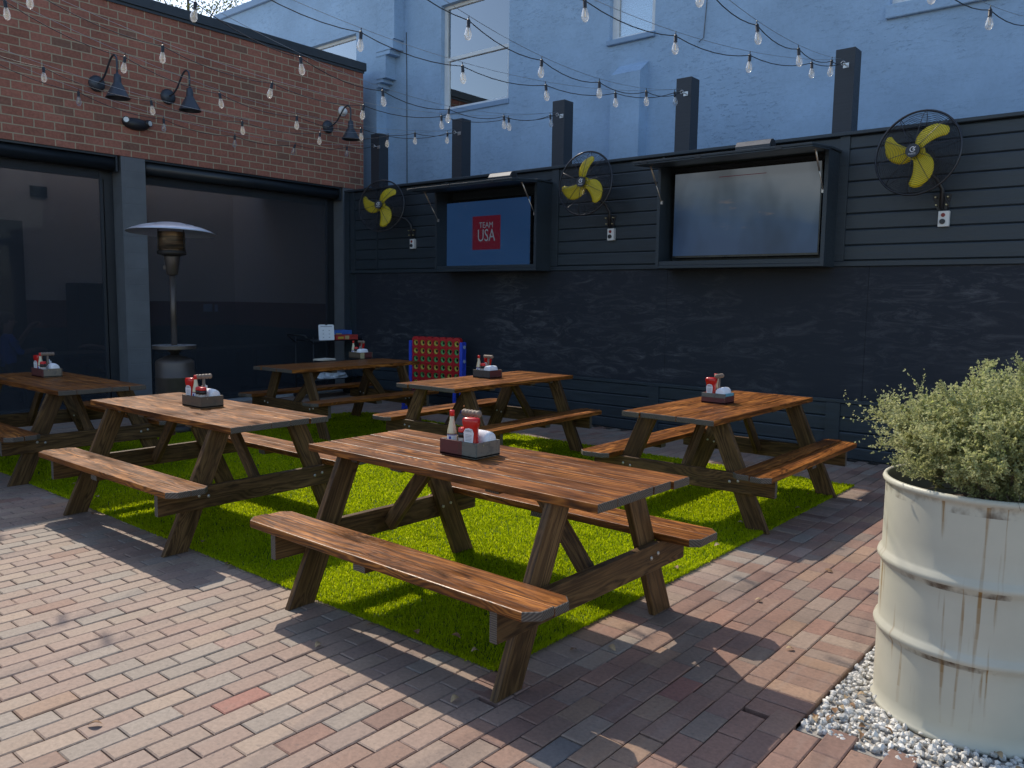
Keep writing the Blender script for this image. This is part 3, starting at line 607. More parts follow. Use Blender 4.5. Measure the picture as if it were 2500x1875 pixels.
# tables and diners inside, behind the glass
def inside_table(x, y, label):
    t = thing('dining_table', (x, y, 0.006), label, 'table', 'tables inside the dining room')
    m = MB(); m.box(-0.38, 0.38, -0.55, 0.55, 0.70, 0.745, 0.006); m.build('tabletop', M['green_in'], t)
    m = MB(); m.lathe([(0.25, 0), (0.25, 0.02), (0.04, 0.04), (0.04, 0.70)], 14); m.build('pedestal', M['dark_in'], t)
inside_table(-13.0, 5.05, 'dark dining table inside, between the two seated diners')
inside_table(-12.7, 7.0, 'dark dining table inside the right hand window, behind the heater')
inside_table(-12.9, 8.2, 'dark dining table inside the right hand window, near the brick corner')
def person(loc, rz, label, shirt, hair, reach):
    root = thing('person', loc, label, 'person', None, rz)
    # seated figure facing +x, pelvis at z 0.50
    J = {'pel': (0, 0, 0.50, 0.15), 'wai': (0.01, 0, 0.68, 0.135), 'che': (0.03, 0, 0.90, 0.155), 'nb': (0.03, 0, 1.03, 0.075), 'nk': (0.045, 0, 1.10, 0.055), 'hd': (0.06, 0, 1.20, 0.092), 'ht': (0.055, 0, 1.28, 0.088)}
    E = [('pel', 'wai'), ('wai', 'che'), ('che', 'nb'), ('nb', 'nk'), ('nk', 'hd'), ('hd', 'ht')]
    for s, q in ((1, 'l'), (-1, 'r')):
        J['sh' + q] = (0.03, 0.19*s, 0.98, 0.065); J['el' + q] = (0.14, 0.24*s, 0.76, 0.048); J['wr' + q] = (0.36, 0.12*s, 0.80 + (reach if s > 0 else 0), 0.032)
        J['ha' + q] = (0.43, 0.10*s, 0.815 + (reach*1.15 if s > 0 else 0), 0.035)
        J['kn' + q] = (0.46, 0.12*s, 0.52, 0.075); J['an' + q] = (0.44, 0.12*s, 0.09, 0.05); J['to' + q] = (0.60, 0.13*s, 0.05, 0.04); J['hp' + q] = (0.04, 0.10*s, 0.50, 0.10)
        E += [('che', 'sh' + q), ('sh' + q, 'el' + q), ('el' + q, 'wr' + q), ('wr' + q, 'ha' + q), ('pel', 'hp' + q), ('hp' + q, 'kn' + q), ('kn' + q, 'an' + q), ('an' + q, 'to' + q)]
        for f in range(4):
            k = 'f%d%s' % (f, q); hx, hy, hz, _ = J['ha' + q]
            J[k] = (hx + 0.055 + 0.006*(f in (1, 2)), hy + (f - 1.5)*0.018, hz - 0.012, 0.009); J[k + 't'] = (hx + 0.09 + 0.008*(f in (1, 2)), hy + (f - 1.5)*0.019, hz - 0.035, 0.008)
            E += [('ha' + q, k), (k, k + 't')]
        J['th' + q] = (J['ha' + q][0] + 0.02, J['ha' + q][1] - 0.045*s, J['ha' + q][2], 0.010); E.append(('ha' + q, 'th' + q))
    names = list(J); me = bpy.data.meshes.new('body'); me.from_pydata([J[k][:3] for k in names], [(names.index(a), names.index(c)) for a, c in E], [])
    o = bpy.data.objects.new('body', me); C.objects.link(o)
    md = o.modifiers.new('Skin', 'SKIN'); md.use_smooth_shade = True
    for k, sv in zip(names, me.skin_vertices[0].data): sv.radius = (J[k][3], J[k][3]); sv.use_root = (k == 'pel')
    sb = o.modifiers.new('Sub', 'SUBSURF'); sb.levels = 1; sb.render_levels = 1
    dg = bpy.context.evaluated_depsgraph_get(); bm2 = bpy.data.meshes.new_from_object(o.evaluated_get(dg))
    bpy.data.objects.remove(o)
    bm2.materials.clear(); bm2.materials.append(M['skin']); bm2.materials.append(shirt); bm2.materials.append(M['dark_in'])
    for p in bm2.polygons:
        c = p.center; arm = c.x > 0.20 and c.z > 0.6
        p.material_index = 2 if c.z < 0.60 else (1 if (c.z < 1.03 and not arm) else 0); p.use_smooth = True
    bo = bpy.data.objects.new('body', bm2); C.objects.link(bo); bo.parent = root
    h = MB(); h.sphere((0.035, 0, 1.265), 0.108, 14, 0, (0.98, 0.86, 0.95)); 
    h2 = h.build('hair', hair, root)
    f = MB(); f.sphere((0.152, 0, 1.205), 0.016, 8); f.sphere((0.135, 0.033, 1.235), 0.011, 8, 1); f.sphere((0.135, -0.033, 1.235), 0.011, 8, 1); f.box(0.138, 0.148, -0.024, 0.024, 1.158, 1.165, 0, 2); f.sphere((0.05, 0.095, 1.215), 0.022, 8, 0, (0.7, 0.4, 1.2)); f.sphere((0.05, -0.095, 1.215), 0.022, 8, 0, (0.7, 0.4, 1.2))
    f.build('face', [M['skin'], M['dark_in'], M['red_in']], root)
    return root
def inside_chair(loc, rz, label):
    t = thing('dining_chair', loc, label, 'chair', 'chairs inside the dining room', rz)
    m = MB(); m.box(-0.20, 0.22, -0.21, 0.21, 0.36, 0.40, 0.006); m.build('seat', M['dark_in'], t)
    m = MB(); m.box(-0.235, -0.205, -0.20, 0.20, 0.40, 0.86, 0.006); m.build('backrest', M['dark_in'], t)
    for sx in (-0.17, 0.19):
        for sy in (-0.18, 0.18):
            m = MB(); m.box(sx - 0.018, sx + 0.018, sy - 0.018, sy + 0.018, 0, 0.36); m.build('leg', M['dark_in'], t)
person((-13.30, 4.33, 0.006), R(82), 'seated diner in a bright blue shirt raising one hand behind the glass', M['shirt_blue'], M['hair'], 0.34)
inside_chair((-13.30, 4.33, 0.006), R(82), 'dark dining chair under the diner in the blue shirt')
person((-13.25, 5.90, 0.006), R(-95), 'seated diner with pale hair and dark shirt behind the glass', M['shirt_dark'], M['hair_grey'], 0.02)
inside_chair((-13.25, 5.90, 0.006), R(-95), 'dark dining chair under the diner with pale hair')

# ------------------------------------------------------------------ blue stucco building
Y1, Y2 = 9.90, 10.135
def blue_building():
    root = thing('stucco_building', (-6, Y2, 0), 'tall pale blue stucco building with white sash windows behind the fence', 'building')
    X = T(6, -Y2, 0)
    def part(mb, name, mats, parent=root):
        o = mb.build(name, mats, parent); o.matrix_parent_inverse = T(-6, Y2, 0).inverted() if parent is root else I4; return o
    YB = 16.0
    w = MB()
    def wall_with_holes(y, x0, x1, z0, z1, holes, depth):
        xs = sorted({x0, x1, *[h[0] for h in holes], *[h[1] for h in holes]}); zs = sorted({z0, z1, *[h[2] for h in holes], *[h[3] for h in holes]})
        for a, c in zip(xs, xs[1:]):
            for p, q in zip(zs, zs[1:]):
                if any(h[0] <= a and c <= h[1] and h[2] <= p and q <= h[3] for h in holes): continue
                w.add([(a, y, p), (c, y, p), (c, y, q), (a, y, q)], [(0, 1, 2, 3)], 0)
        for a, c, p, q in holes:
            w.add([(a, y, p), (c, y, p), (c, y, q), (a, y, q), (a, y + depth, p), (c, y + depth, p), (c, y + depth, q), (a, y + depth, q)],
                  [(0, 4, 5, 1), (1, 5, 6, 2), (2, 6, 7, 3), (3, 7, 4, 0)], 0)
    H1 = (-10.14, -8.625, 4.84, 6.57); H2 = (-6.735, -5.99, 5.36, 7.05); H3 = (-2.92, -1.75, 5.05, 6.7)
    wall_with_holes(Y2, -11.06, 4.0, 0, 9.2, [H1, H2, H3], 0.13)
    H0 = (-13.55, -12.09, 4.75, 6.44)
    wall_with_holes(Y1, -16.75, -11.535, 0, 7.57, [H0], 0.13)
    w.box(-16.75, -11.535, Y2 + 0.25, YB, 0, 7.5); w.box(-11.53, 4.0, Y2 + 0.25, YB, 0, 9.1)
    w.add([(-16.75, Y1, 0), (-16.75, Y2 + 0.25, 0), (-16.75, Y2 + 0.25, 7.57), (-16.75, Y1, 7.57)], [(0, 3, 2, 1)])
    w.add([(-11.535, Y1, 0), (-11.535, Y2, 0), (-11.535, Y2, 7.57), (-11.535, Y1, 7.57)], [(0, 1, 2, 3)])
    w.add([(-11.535, Y2, 0), (-11.06, Y2, 0), (-11.06, Y2, 9.2), (-11.535, Y2, 9.2)], [(0, 1, 2, 3)])
    w.box(-11.53, 4.0, Y2 + 0.02, Y2 + 0.24, 9.06, 9.2); w.box(-16.75, -11.06, Y1 + 0.001, Y2 + 0.24, 7.45, 7.57)
    # corbelled edge of the projecting bay: each course steps further out to the right
    steps = [(5.403, 5.478, -11.456), (5.478, 5.545, -11.370), (5.545, 5.935, -11.288), (5.935, 6.013, -11.182), (6.013, 6.162, -11.100), (6.162, 7.57, -11.062)]
    for z0, z1, xe in steps: w.box(-11.537, xe, Y1, Y2 - 0.001, z0, z1)
    for z0, z1, xe in steps[:5]: w.box(-11.537, xe + 0.02, Y1 - 0.012, Y2 - 0.002, z0 - 0.018, z0 + 0.004)
    part(w, 'stucco_wall', M['stucco'])
    c = MB(); c.box(-16.85, -11.2, Y1 - 0.06, Y2 + 0.3, 7.575, 7.70, 0.005); c.box(-11.2, 4.05, Y2 - 0.06, Y2 + 0.3, 9.205, 9.33, 0.005); part(c, 'parapet_cap', M['blue_trim'])
    # sloped-top pier standing in front of the wall
    yf, x0, x1 = 9.914, -6.544, -6.067
    p = MB(); p.add([(x0, yf, 0), (x1, yf, 0), (x1, Y2 + 0.01, 0), (x0, Y2 + 0.01, 0), (x0, yf, 4.81), (x1, yf, 4.81), (x1, Y2 + 0.01, 4.985), (x0, Y2 + 0.01, 4.985)], [(0, 1, 5, 4), (1, 2, 6, 5), (3, 0, 4, 7), (4, 5, 6, 7)])
    part(p, 'buttress', M['stucco'])
    cb = MB(); cb.tube([(-11.0, Y2 - 0.008, 6.30), (-10.985, Y2 - 0.008, 5.4), (-10.975, Y2 - 0.008, 3.0)], 0.007, 6); cb.tube([(-5.23, Y2 - 0.01, 6.6), (-5.21, Y2 - 0.01, 5.6), (-5.24, Y2 - 0.01, 5.13), (-5.30, Y2 - 0.02, 5.08)], 0.005, 6); part(cb, 'wall_cable', M['wire'])
    for (a, c2, z0, z1), y, mid, lab in ((H1, Y2, 5.69, None), (H2, Y2, 6.20, None), (H3, Y2, 5.9, None), (H0, Y1, 5.6, None)):
        yy = y + 0.085; f = MB(); fw = 0.055
        f.box(a, a + fw, yy, yy + 0.05, z0, z1, 0.004); f.box(c2 - fw, c2, yy, yy + 0.05, z0, z1, 0.004); f.box(a + fw, c2 - fw, yy, yy + 0.05, z1 - fw, z1, 0.004); f.box(a + fw, c2 - fw, yy - 0.01, yy + 0.05, z0, z0 + fw, 0.004)
        f.box(a + fw, c2 - fw, yy - 0.004, yy + 0.046, mid - 0.03, mid + 0.03, 0.004)
        f.box(a + fw, a + fw + 0.045, yy + 0.008, yy + 0.048, z0 + fw, mid - 0.03, 0.003); f.box(c2 - fw - 0.045, c2 - fw, yy + 0.008, yy + 0.048, z0 + fw, mid - 0.03, 0.003)
        fr = part(f, 'window', M['white_frame'])
        g = MB(); g.box(a + fw - 0.005, c2 - fw + 0.005, yy + 0.030, yy + 0.036, z0 + fw - 0.005, z1 - fw + 0.005); g.build('pane', M['glass_sky'], fr)
        bl = MB(); bl.box(a + 0.01, c2 - 0.01, yy + 0.075, yy + 0.085, z0 + 0.01, z1 - 0.01); bl.build('blind', M['blind'], fr)
        s = MB(); so = 0.05 if z0 != 4.84 else 0.02
        s.box(a - (0.02 if z0 != 5.05 else 0.03), c2 + 0.015, y - so, y + 0.084, z0 - (0.085 if z0 < 5 else 0.075 if z0 != 5.05 else 0.155), z0 - 0.003, 0.008); s.build('sill', M['blue_trim'] if z0 != 5.05 else M['stucco'], fr)
blue_building()

# ------------------------------------------------------------------ fence with chalkboard, and the posts behind it
YF = 8.86
def fence():
    root = thing('board_fence', (-5, YF, 0), 'long dark fence of horizontal boards with a chalkboard panel below the screens', 'fence')
    def part(mb, name, mats):
        o = mb.build(name, mats, root); o.matrix_parent_inverse = T(-5, YF, 0).inverted(); return o
    x0, x1 = -11.0, 3.0
    b = MB(); z = 2.105; n = 0
    edges = [2.105, 2.263, 2.425, 2.589, 2.755, 2.920, 3.087, 3.252, 3.385]
    for a, c in zip(edges, edges[1:]):
        # bevelled shiplap: lower edge proud, dark gap at the top
        b.prism([(x0, YF), (x1, YF), (x1, YF + 0.03), (x0, YF + 0.03)], a + 0.001, c - 0.001, 0.013, 0)
    b.box(x0, x1, YF + 0.028, YF + 0.06, 0.0, 3.40); part(b, 'upper_boards', M['fence'])
    lo = MB()
    for a, c in ((0.0, 0.135), (0.135, 0.290), (0.290, 0.445), (0.445, 0.592)): lo.prism([(x0, YF), (x1, YF), (x1, YF + 0.03), (x0, YF + 0.03)], a + 0.001, c - 0.001, 0.013, 0)
    part(lo, 'lower_boards', M['fence'])
    t = MB()
    t.prism([(x0, YF - 0.022), (x1, YF - 0.022), (x1, YF + 0.028), (x0, YF + 0.028)], 2.045, 2.098, 0.005); t.prism([(x0, YF - 0.020), (x1, YF - 0.020), (x1, YF + 0.028), (x0, YF + 0.028)], 0.596, 0.640, 0.005)
    part(t, 'rail', M['fence'])
    for xa, w in ((-10.97, 0.10), (-10.33, 0.035), (-8.78, 0.10), (-6.735, 0.115), (-5.06, 0.035), (-2.96, 0.10), (-0.9, 0.1)):
        s = MB(); s.prism([(xa, YF - 0.018), (xa + w, YF - 0.018), (xa + w, YF + 0.001), (xa, YF + 0.001)], 2.100, 3.388, 0.004)
        part(s, 'stile', M['fence'])
    for xa, w in ((-10.97, 0.10), (-8.3, 0.14), (-5.15, 0.14), (-2.96, 0.15), (-0.8, 0.15)):
        s = MB(); s.prism([(xa, YF - 0.016), (xa + w, YF - 0.016), (xa + w, YF + 0.001), (xa, YF + 0.001)], 0.004, 0.594, 0.004)
        part(s, 'stile', M['fence'])
    c = MB(); c.prism([(x0 - 0.1, YF - 0.05), (x1, YF - 0.05), (x1, YF + 0.11), (x0 - 0.1, YF + 0.11)], 3.39, 3.428, 0.006); part(c, 'cap_rail', M['fence'])
    k = MB(); xs = [-10.86, -9.83, -7.39, -4.95, -2.60, -0.2, 2.2]
    for a, d in zip(xs, xs[1:]): k.prism([(a + 0.0015, YF + 0.002), (d - 0.0015, YF + 0.002), (d - 0.0015, YF + 0.02), (a + 0.0015, YF + 0.02)], 0.642, 2.043, 0.0015)
    part(k, 'chalkboard', M['chalk'])
    e = MB(); e.box(-11.12, -11.0, YF - 0.03, YF + 0.08, 0, 3.39, 0.005); part(e, 'end_post', M['fence'])
fence()
desc = ['square dark timber post behind the fence beside the brick corner', 'square dark timber post rising behind the left screen cabinet', 'square dark timber post behind the fence, just left of the middle fan',
        'square dark timber post rising behind the left end of the right screen cabinet', 'tallest looking dark timber post, between the right screen cabinet and the right fan']
POSTX = [-10.50, -8.64, -6.75, -4.88, -3.00]
HOOK = [(-10.406, 8.87, 4.094), (-8.588, 8.87, 4.099), (-6.694, 8.87, 4.106), (-4.849, 8.87, 4.126), (-2.987, 8.87, 4.143)]
for k, (x, d) in enumerate(zip(POSTX, desc)):
    m = MB(); m.prism([(-0.10, -0.10), (0.10, -0.10), (0.10, 0.10), (-0.10, 0.10)], 0, 4.32, 0.006)
    t = tag(m.build('timber_post', M['post'], None, (x, 9.075, 0)), d, 'post', 'timber posts behind the fence')
    hx = HOOK[k][0] - x; hz = HOOK[k][2]; h = MB(); h.tube([(hx, -0.09, hz), (hx, -0.185, hz)], 0.006, 6); h.tube([(hx + 0.020*math.cos(a), -0.20, hz + 0.020*math.sin(a)) for a in np.linspace(0, 6.28, 12)], 0.005, 6)
    h.box(hx - 0.03, hx + 0.03, -0.105, -0.098, hz - 0.025, hz + 0.025); h.build('eye_hook', M['steel'], t)

# ------------------------------------------------------------------ wall mounted screens in flip-up cabinets
def screen_cabinet(x0, x1, label, slabel, scr, z1, content):
    yb, yf = YF - 0.001, 8.52; z0 = 2.035
    root = thing('screen_cabinet', ((x0 + x1)/2, YF, z0), label, 'cabinet', 'flip-up screen cabinets on the fence')
    o = Matrix.Translation((-(x0 + x1)/2, -YF, -z0))
    def part(mb, name, mats, parent=root): return mb.build(name, mats, parent)
    m = MB(); m.box(x1 - 0.04, x1, yf, yb, z0, z1, 0.004, 0, o); part(m, 'side_panel', M['fence'])
    m = MB(); m.box(x0, x0 + 0.04, yf, yb, z0, z1, 0.004, 0, o); part(m, 'side_panel', M['fence'])
    m = MB(); m.box(x0 + 0.041, x1 - 0.041, yf + 0.003, yb, z0 + 0.002, z0 + 0.035, 0.004, 0, o); m.box(x0 + 0.041, x1 - 0.041, yf + 0.01, yf + 0.03, z0 + 0.036, z0 + 0.085, 0.003, 0, o); part(m, 'bottom_panel', M['fence'])
    m = MB(); m.box(x0 - 0.015, x1 + 0.015, yf - 0.01, yb, z1 + 0.002, z1 + 0.026, 0.004, 0, o); part(m, 'top_panel', M['fence'])
    L = 0.53; ang = R(-4.5); lid = MB(); X = o @ T(0, yf - 0.012, z1 + 0.006) @ RX(-ang)
    lid.box(x0 - 0.02, x1 + 0.02, -L, 0, -0.012, 0.012, 0.004, 0, X); lid.box(x0 - 0.02, x1 + 0.02, -L + 0.004, -0.02, -0.030, -0.014, 0.003, 0, X)
    for xx in (x0 + 0.10, x0 + 0.75, x1 - 0.35): lid.box(xx, xx + 0.07, -L - 0.004, -L + 0.001, -0.026, 0.008, 0, 1, X)
    part(lid, 'lid', [M['fence'], M['frame_black']])
    for sx, xx in ((1, x0 + 0.05), (-1, x1 - 0.05)):
        p0 = o @ Vector((xx, yf + 0.02, z1 - 0.42)); p1 = o @ X.inverted() @ X @ o.inverted() @ Vector((0, 0, 0)) if False else o @ Vector((xx, yf - 0.26, z1 - 0.035))
        m = MB(); mid = p0.lerp(p1, 0.48); m.tube([p0, mid], 0.006, 8); m.tube([mid, p1], 0.010, 8); m.box(-0.012, 0.012, -0.012, 0.012, -0.02, 0.02, 0, 0, T(*p0)); m.box(-0.012, 0.012, -0.012, 0.012, -0.015, 0.03, 0, 0, T(*p1))
        part(m, 'gas_strut', M['strut'])
    # the screen itself hangs inside the cabinet: a thing of its own
    sx0, sx1, sz0, sz1 = content
    t = thing('television', ((sx0 + sx1)/2, 8.77, (sz0 + sz1)/2), slabel, 'television', 'televisions in the fence cabinets')
    w, h = (sx1 - sx0)/2, (sz1 - sz0)/2
    m = MB(); m.box(-w, w, -0.03, 0.03, -h, h, 0.004); m.box(-0.25, 0.25, 0.031, 0.085, -0.2, 0.2); m.build('bezel', M['bezel'], t)
    s = MB(); a, c = w - 0.012, h - 0.016; s.add([(-a, -0.0335, -c + 0.01), (a, -0.0335, -c + 0.01), (a, -0.0335, c), (-a, -0.0335, c)], [(0, 1, 2, 3)], 0, [[(0, 0), (1, 0), (1, 1), (0, 1)]])
    sc = s.build('screen', scr, t)
    return t, sc, w, h
t1, sc1, w, h = screen_cabinet(-8.64, -6.735, 'dark flip-up cabinet holding the blue lit screen, left of the middle fan', 'television showing a dark red square on deep blue', M['scr_blue'], 3.205, (-8.63, -7.00, 2.10, 3.06))
cx = (-8.63 - 7.00)/2; zc = (2.10 + 3.06)/2
r = MB(); r.add([(-8.08 - cx, -0.036, 2.352 - zc), (-7.545 - cx, -0.036, 2.352 - zc), (-7.545 - cx, -0.036, 2.828 - zc), (-8.08 - cx, -0.036, 2.828 - zc)], [(0, 1, 2, 3)]); r.build('red_square', M['scr_red'], t1)
RXT = RX(R(90))
tx = MB(); tx.text('TEAM', 0.115, 0, T(-7.815 - cx, -0.038, 2.695 - zc) @ RXT @ Matrix.Diagonal((0.92, 1, 1, 1)), 0.0004); tx.text('USA', 0.245, 0, T(-7.812 - cx, -0.038, 2.545 - zc) @ RXT @ Matrix.Diagonal((0.76, 1, 1, 1)), 0.0004); tx.build('screen_text', M['scr_text'], t1)
t2, sc2, w, h = screen_cabinet(-4.93, -2.955, 'dark flip-up cabinet holding the screen with painted pale reflection, left of the right fan', 'television with a pale grey and blue yard reflection painted as glow', M['scr_reflection'], 3.225, (-4.83, -3.09, 2.165, 3.16))
m = MB(); m.box(-0.30, 0.26, -0.0365, -0.035, 0.405, 0.411); m.build('red_line', M['scr_red'], t2)
for (x, z, lab) in ((-7.22, 3.30, 'dark rounded loudspeaker lying on the lid of the left screen cabinet'), (-3.69, 3.325, 'dark rounded loudspeaker lying on the lid of the right screen cabinet')):
    t = thing('loudspeaker', (x, 8.39, z - 0.065), lab, 'speaker', 'loudspeakers on the cabinet lids')
    m = MB(); prof = [(-0.075, 0.0), (0.075, 0.0), (0.085, 0.03), (0.06, 0.085), (0.01, 0.105), (-0.045, 0.09), (-0.08, 0.04)]
    vs = [(xx, yy, zz) for xx in (-0.19, 0.19) for yy, zz in prof]; n = len(prof)
    m.add(vs, [tuple(range(n))[::-1], tuple(range(n, 2*n))] + [(i, (i + 1) % n, n + (i + 1) % n, n + i) for i in range(n)]); m.build('housing', M['lamp_metal'], t)
    g = MB(); g.tube([(-0.198, 0, 0.05), (-0.191, 0, 0.05)], 0.045, 16); g.tube([(0.191, 0, 0.05), (0.198, 0, 0.05)], 0.045, 16); g.build('end_cap', M['black_plastic'], t)

# ------------------------------------------------------------------ wall fans
def fan():
    root = thing('wall_fan', (0, 0, 0), 'x', 'fan', 'yellow bladed wall fans')     # origin: hub; faces -y
    RB = 0.395
    ring = lambda r, y, n=40: [(r*math.cos(a), y, r*math.sin(a)) for a in np.linspace(0, 2*math.pi, n, endpoint=False)]
    def dome(r, s): return s*0.085*math.sqrt(max(0, 1 - (r/RB)**2)) if r < RB else 0
    for s, nm in ((-1, 'front_cage'), (1, 'rear_cage')):
        m = MB()
        for k in range(1, 21):
            r = 0.06 + (RB - 0.06)*k/21; m.tube(ring(r, dome(r, s)), 0.0022, 3, closed=True)
        for k in range(10):
            a = 2*math.pi*k/10 + 0.2; m.tube([(r*math.cos(a), dome(r, s) + s*0.001, r*math.sin(a)) for r in np.linspace(0.05, RB, 9)], 0.0032, 4)
        if s < 0: m.tube(ring(RB, 0.0, 56), 0.011, 8, closed=True)
        m.build(nm, M['cage'], root)
    for k in range(3):
        m = MB(); vs = []; nr, na = 10, 6; a0 = 2*math.pi*k/3
        for i in range(nr):
            u = i/(nr - 1); r = 0.062 + 0.275*u; mid = 0.22 - 0.62*u**1.5                 # the blade sweeps clockwise towards the tip
            half = (0.034 + 0.066*math.sin(math.pi*min(1, 0.10 + u*0.62)))/r*(1.0 if u < 0.85 else 1 - 0.45*((u - 0.85)/0.15)**2)
            for j in range(na):
                q = j/(na - 1)*2 - 1; a = a0 + mid + q*half; rr_ = r*(1 - 0.035*q*q*u); vs.append((rr_*math.cos(a), -0.02 + q*0.030*(1 - 0.4*u), rr_*math.sin(a)))
        fs = [(i*na + j, i*na + j + 1, (i + 1)*na + j + 1, (i + 1)*na + j) for i in range(nr - 1) for j in range(na - 1)]
        m.add(vs, fs, 0, None, True); b_ = m.build('blade', M['yellow'], root); sm = b_.modifiers.new('Solid', 'SOLIDIFY'); sm.thickness = 0.004
    h = MB(); h.tube([(0, -0.03, 0), (0, 0.01, 0)], 0.075, 20); h.build('blade_hub', M['yellow'], root)
    h = MB(); h.tube([(0, -0.104, 0), (0, -0.08, 0)], 0.064, 24); hb = h.build('badge', M['black_plastic'], root)
    e = MB(); e.text('FUSCO', 0.021, 0, T(0, -0.1055, -0.032) @ RXT, 0.0004)
    arc = [(0.022*math.cos(a), -0.1055, 0.010 + 0.022*math.sin(a)) for a in np.linspace(0.9, 6.0, 16)]
    e.tube(arc, 0.0042, 5); e.tube([(0.004, -0.1055, 0.008), (0.022, -0.1055, 0.008), (0.022, -0.1055, -0.004)], 0.004, 5); e.tube([(0.004, -0.1055, 0.014), (0.030, -0.1055, 0.030)], 0.0035, 5)
    e.build('emblem', M['white_mark'], hb)
    mo = MB(); mo.tube([(0.0, 0.05, 0), (0.0, 0.09, 0), (0, 0.20, 0), (0, 0.23, 0)], [0.05, 0.085, 0.085, 0.05], 18); mo.sphere((0.05, 0.04, 0.055), 0.008, 6); mo.build('motor', M['black_plastic'], root)
    return root
def fan_mount(x, label_box):
    pass
fproto = fan()
FANS = [(-9.76, 8.47, 3.06, -9.47, 'left wall fan, in deep shade beside the brick corner', 'left'), (-5.93, 8.47, 3.10, -5.79, 'middle wall fan, between the two screen cabinets', 'middle'), (-2.115, 8.47, 3.085, -1.955, 'right wall fan, standing alone right of the pale screen', 'right')]
ROT = [R(-65), R(-97), R(-58)]
fans = [fproto] + [copy_tree(fproto) for k in range(2)]
for k, (x, y, z, bx, lab, nm) in enumerate(FANS):
    f = fans[k]
    f.location = (x, y, z); f['label'] = 'yellow three bladed ' + lab
    f.rotation_euler = (R(-6), 0, R((19, 0, -10)[k]))
    for ch in f.children:
        if ch.name.startswith('blade') : ch.rotation_euler = (0, ROT[k], 0)
    rz = Matrix.Translation((-x, -y, -z)); inv = (Matrix.Translation((x, y, z)) @ f.rotation_euler.to_matrix().to_4x4()).inverted()
    m = MB(); zb = 2.655
    m.prism([(bx - 0.085, zb + 0.075), (bx - 0.045, zb - 0.075), (bx + 0.045, zb - 0.075), (bx + 0.085, zb + 0.075)], 0, 0.008, 0.002, 0, None, inv @ T(0, YF - 0.001, 0) @ RXT)
    m.build('bracket_plate', M['black_plastic'], f)
    m = MB(); m.tube([(bx, YF - 0.03, zb - 0.07), (bx, YF - 0.035, zb + 0.12), (bx - (0.05 if k else 0.08), YF - 0.07, zb + 0.22), (x + 0.10*(bx - x), 8.60, z - 0.12), (x, 8.63, z)], 0.019, 10, 0, inv); m.build('arm', M['black_plastic'], f)
    for dx, dz in ((-0.055, 0.045), (0.055, 0.045), (-0.045, -0.03), (0.045, -0.03)):
        m = MB(); m.tube([(bx + dx, YF - 0.05, zb + dz), (bx + dx, YF - 0.008, zb + dz)], 0.0075, 8, 0, inv); m.build('bolt', M['brass'], f)
    bxx = bx + 0.03
    t = thing('switch_box', (bxx, YF - 0.002, 2.49), 'small white fan switch box with two knobs, below the %s fan' % nm, 'switch', 'white switch boxes below the fans')
    m = MB(); m.box(-0.048, 0.048, -0.045, 0, -0.075, 0.075, 0.004); m.build('case', M['white_plastic'], t)
    m = MB(); m.tube([(-0.005, -0.052, 0.036), (-0.005, -0.044, 0.036)], 0.019, 14); m.build('knob', M['red_knob'], t)
    m = MB(); m.tube([(-0.008, -0.060, -0.026), (-0.008, -0.044, -0.026)], 0.025, 16); m.build('knob', M['black_plastic'], t)
    m = MB(); m.tube([(0.03, -0.02, 0.075), (0.035, -0.03, 0.14), (0.0, -0.035, 0.20), (-0.015, -0.04, 0.30)], 0.006, 6); m.build('cable', M['black_plastic'], t)

# ------------------------------------------------------------------ lamps and fittings on the brick wall
LAMPS = [(4.949, 4.420, 'dark gooseneck wall lamp nearest the left edge, left of the other two lamps'), (5.93, 4.442, 'dark gooseneck wall lamp, middle one of the three, above the block pillar'), (8.718, 4.491, 'dark gooseneck wall lamp at the far corner of the brick wall')]
def gooseneck():
    root = thing('gooseneck_lamp', (0, 0, 0), 'x', 'lamp', 'gooseneck lamps on the brick wall')
    m = MB(); X = RY(R(90)); m.lathe([(0.105, 0), (0.105, 0.022), (0.090, 0.030), (0.090, 0.042), (0.060, 0.050), (0.02, 0.065)], 24, 0, X); m.build('wall_plate', M['lamp_metal'], root)
    pts = [(0.04, 0, 0.0), (0.16, 0, 0.02), (0.27, 0, 0.08), (0.36, 0, 0.17), (0.44, 0, 0.245), (0.52, 0, 0.275), (0.585, 0, 0.25), (0.61, 0, 0.19), (0.61, 0, 0.05)]
    m = MB(); sm = []
    for i in range(len(pts) - 1):
        p0, p1, p2, p3 = [Vector(pts[max(0, min(len(pts) - 1, i + d))]) for d in (-1, 0, 1, 2)]
        for t in (0, 0.33, 0.66): sm.append(0.5*((2*p1) + (p2 - p0)*t + (2*p0 - 5*p1 + 4*p2 - p3)*t*t + (3*p1 - p0 - 3*p2 + p3)*t**3))
    sm.append(Vector(pts[-1])); m.tube(sm, 0.0125, 10); m.build('arm', M['lamp_metal'], root)
    m = MB(); m.lathe([(0.014, 0.055), (0.016, 0.03), (0.040, 0.02), (0.044, -0.03), (0.046, -0.035), (0.046, -0.075), (0.052, -0.09), (0.085, -0.15), (0.142, -0.262), (0.150, -0.274), (0.146, -0.274), (0.138, -0.262), (0.08, -0.15), (0.045, -0.09), (0.01, -0.08)], 32, 0, T(0.61, 0, 0)); m.build('shade', M['lamp_metal'], root)
    return root
lp = gooseneck()
for k, (y, z, lab) in enumerate(LAMPS):
    l = lp if k == 0 else copy_tree(lp); l.location = (XB + 0.001, y, z); l['label'] = lab
t = thing('emergency_light', (XB + 0.001, 5.455, 3.98), 'black oval emergency light with two round lenses on the brick wall', 'emergency light')
m = MB(); m.sphere((0.02, 0, 0), 0.19, 20, 0, (0.33, 1.0, 0.44)); m.build('housing', M['black_plastic'], t)
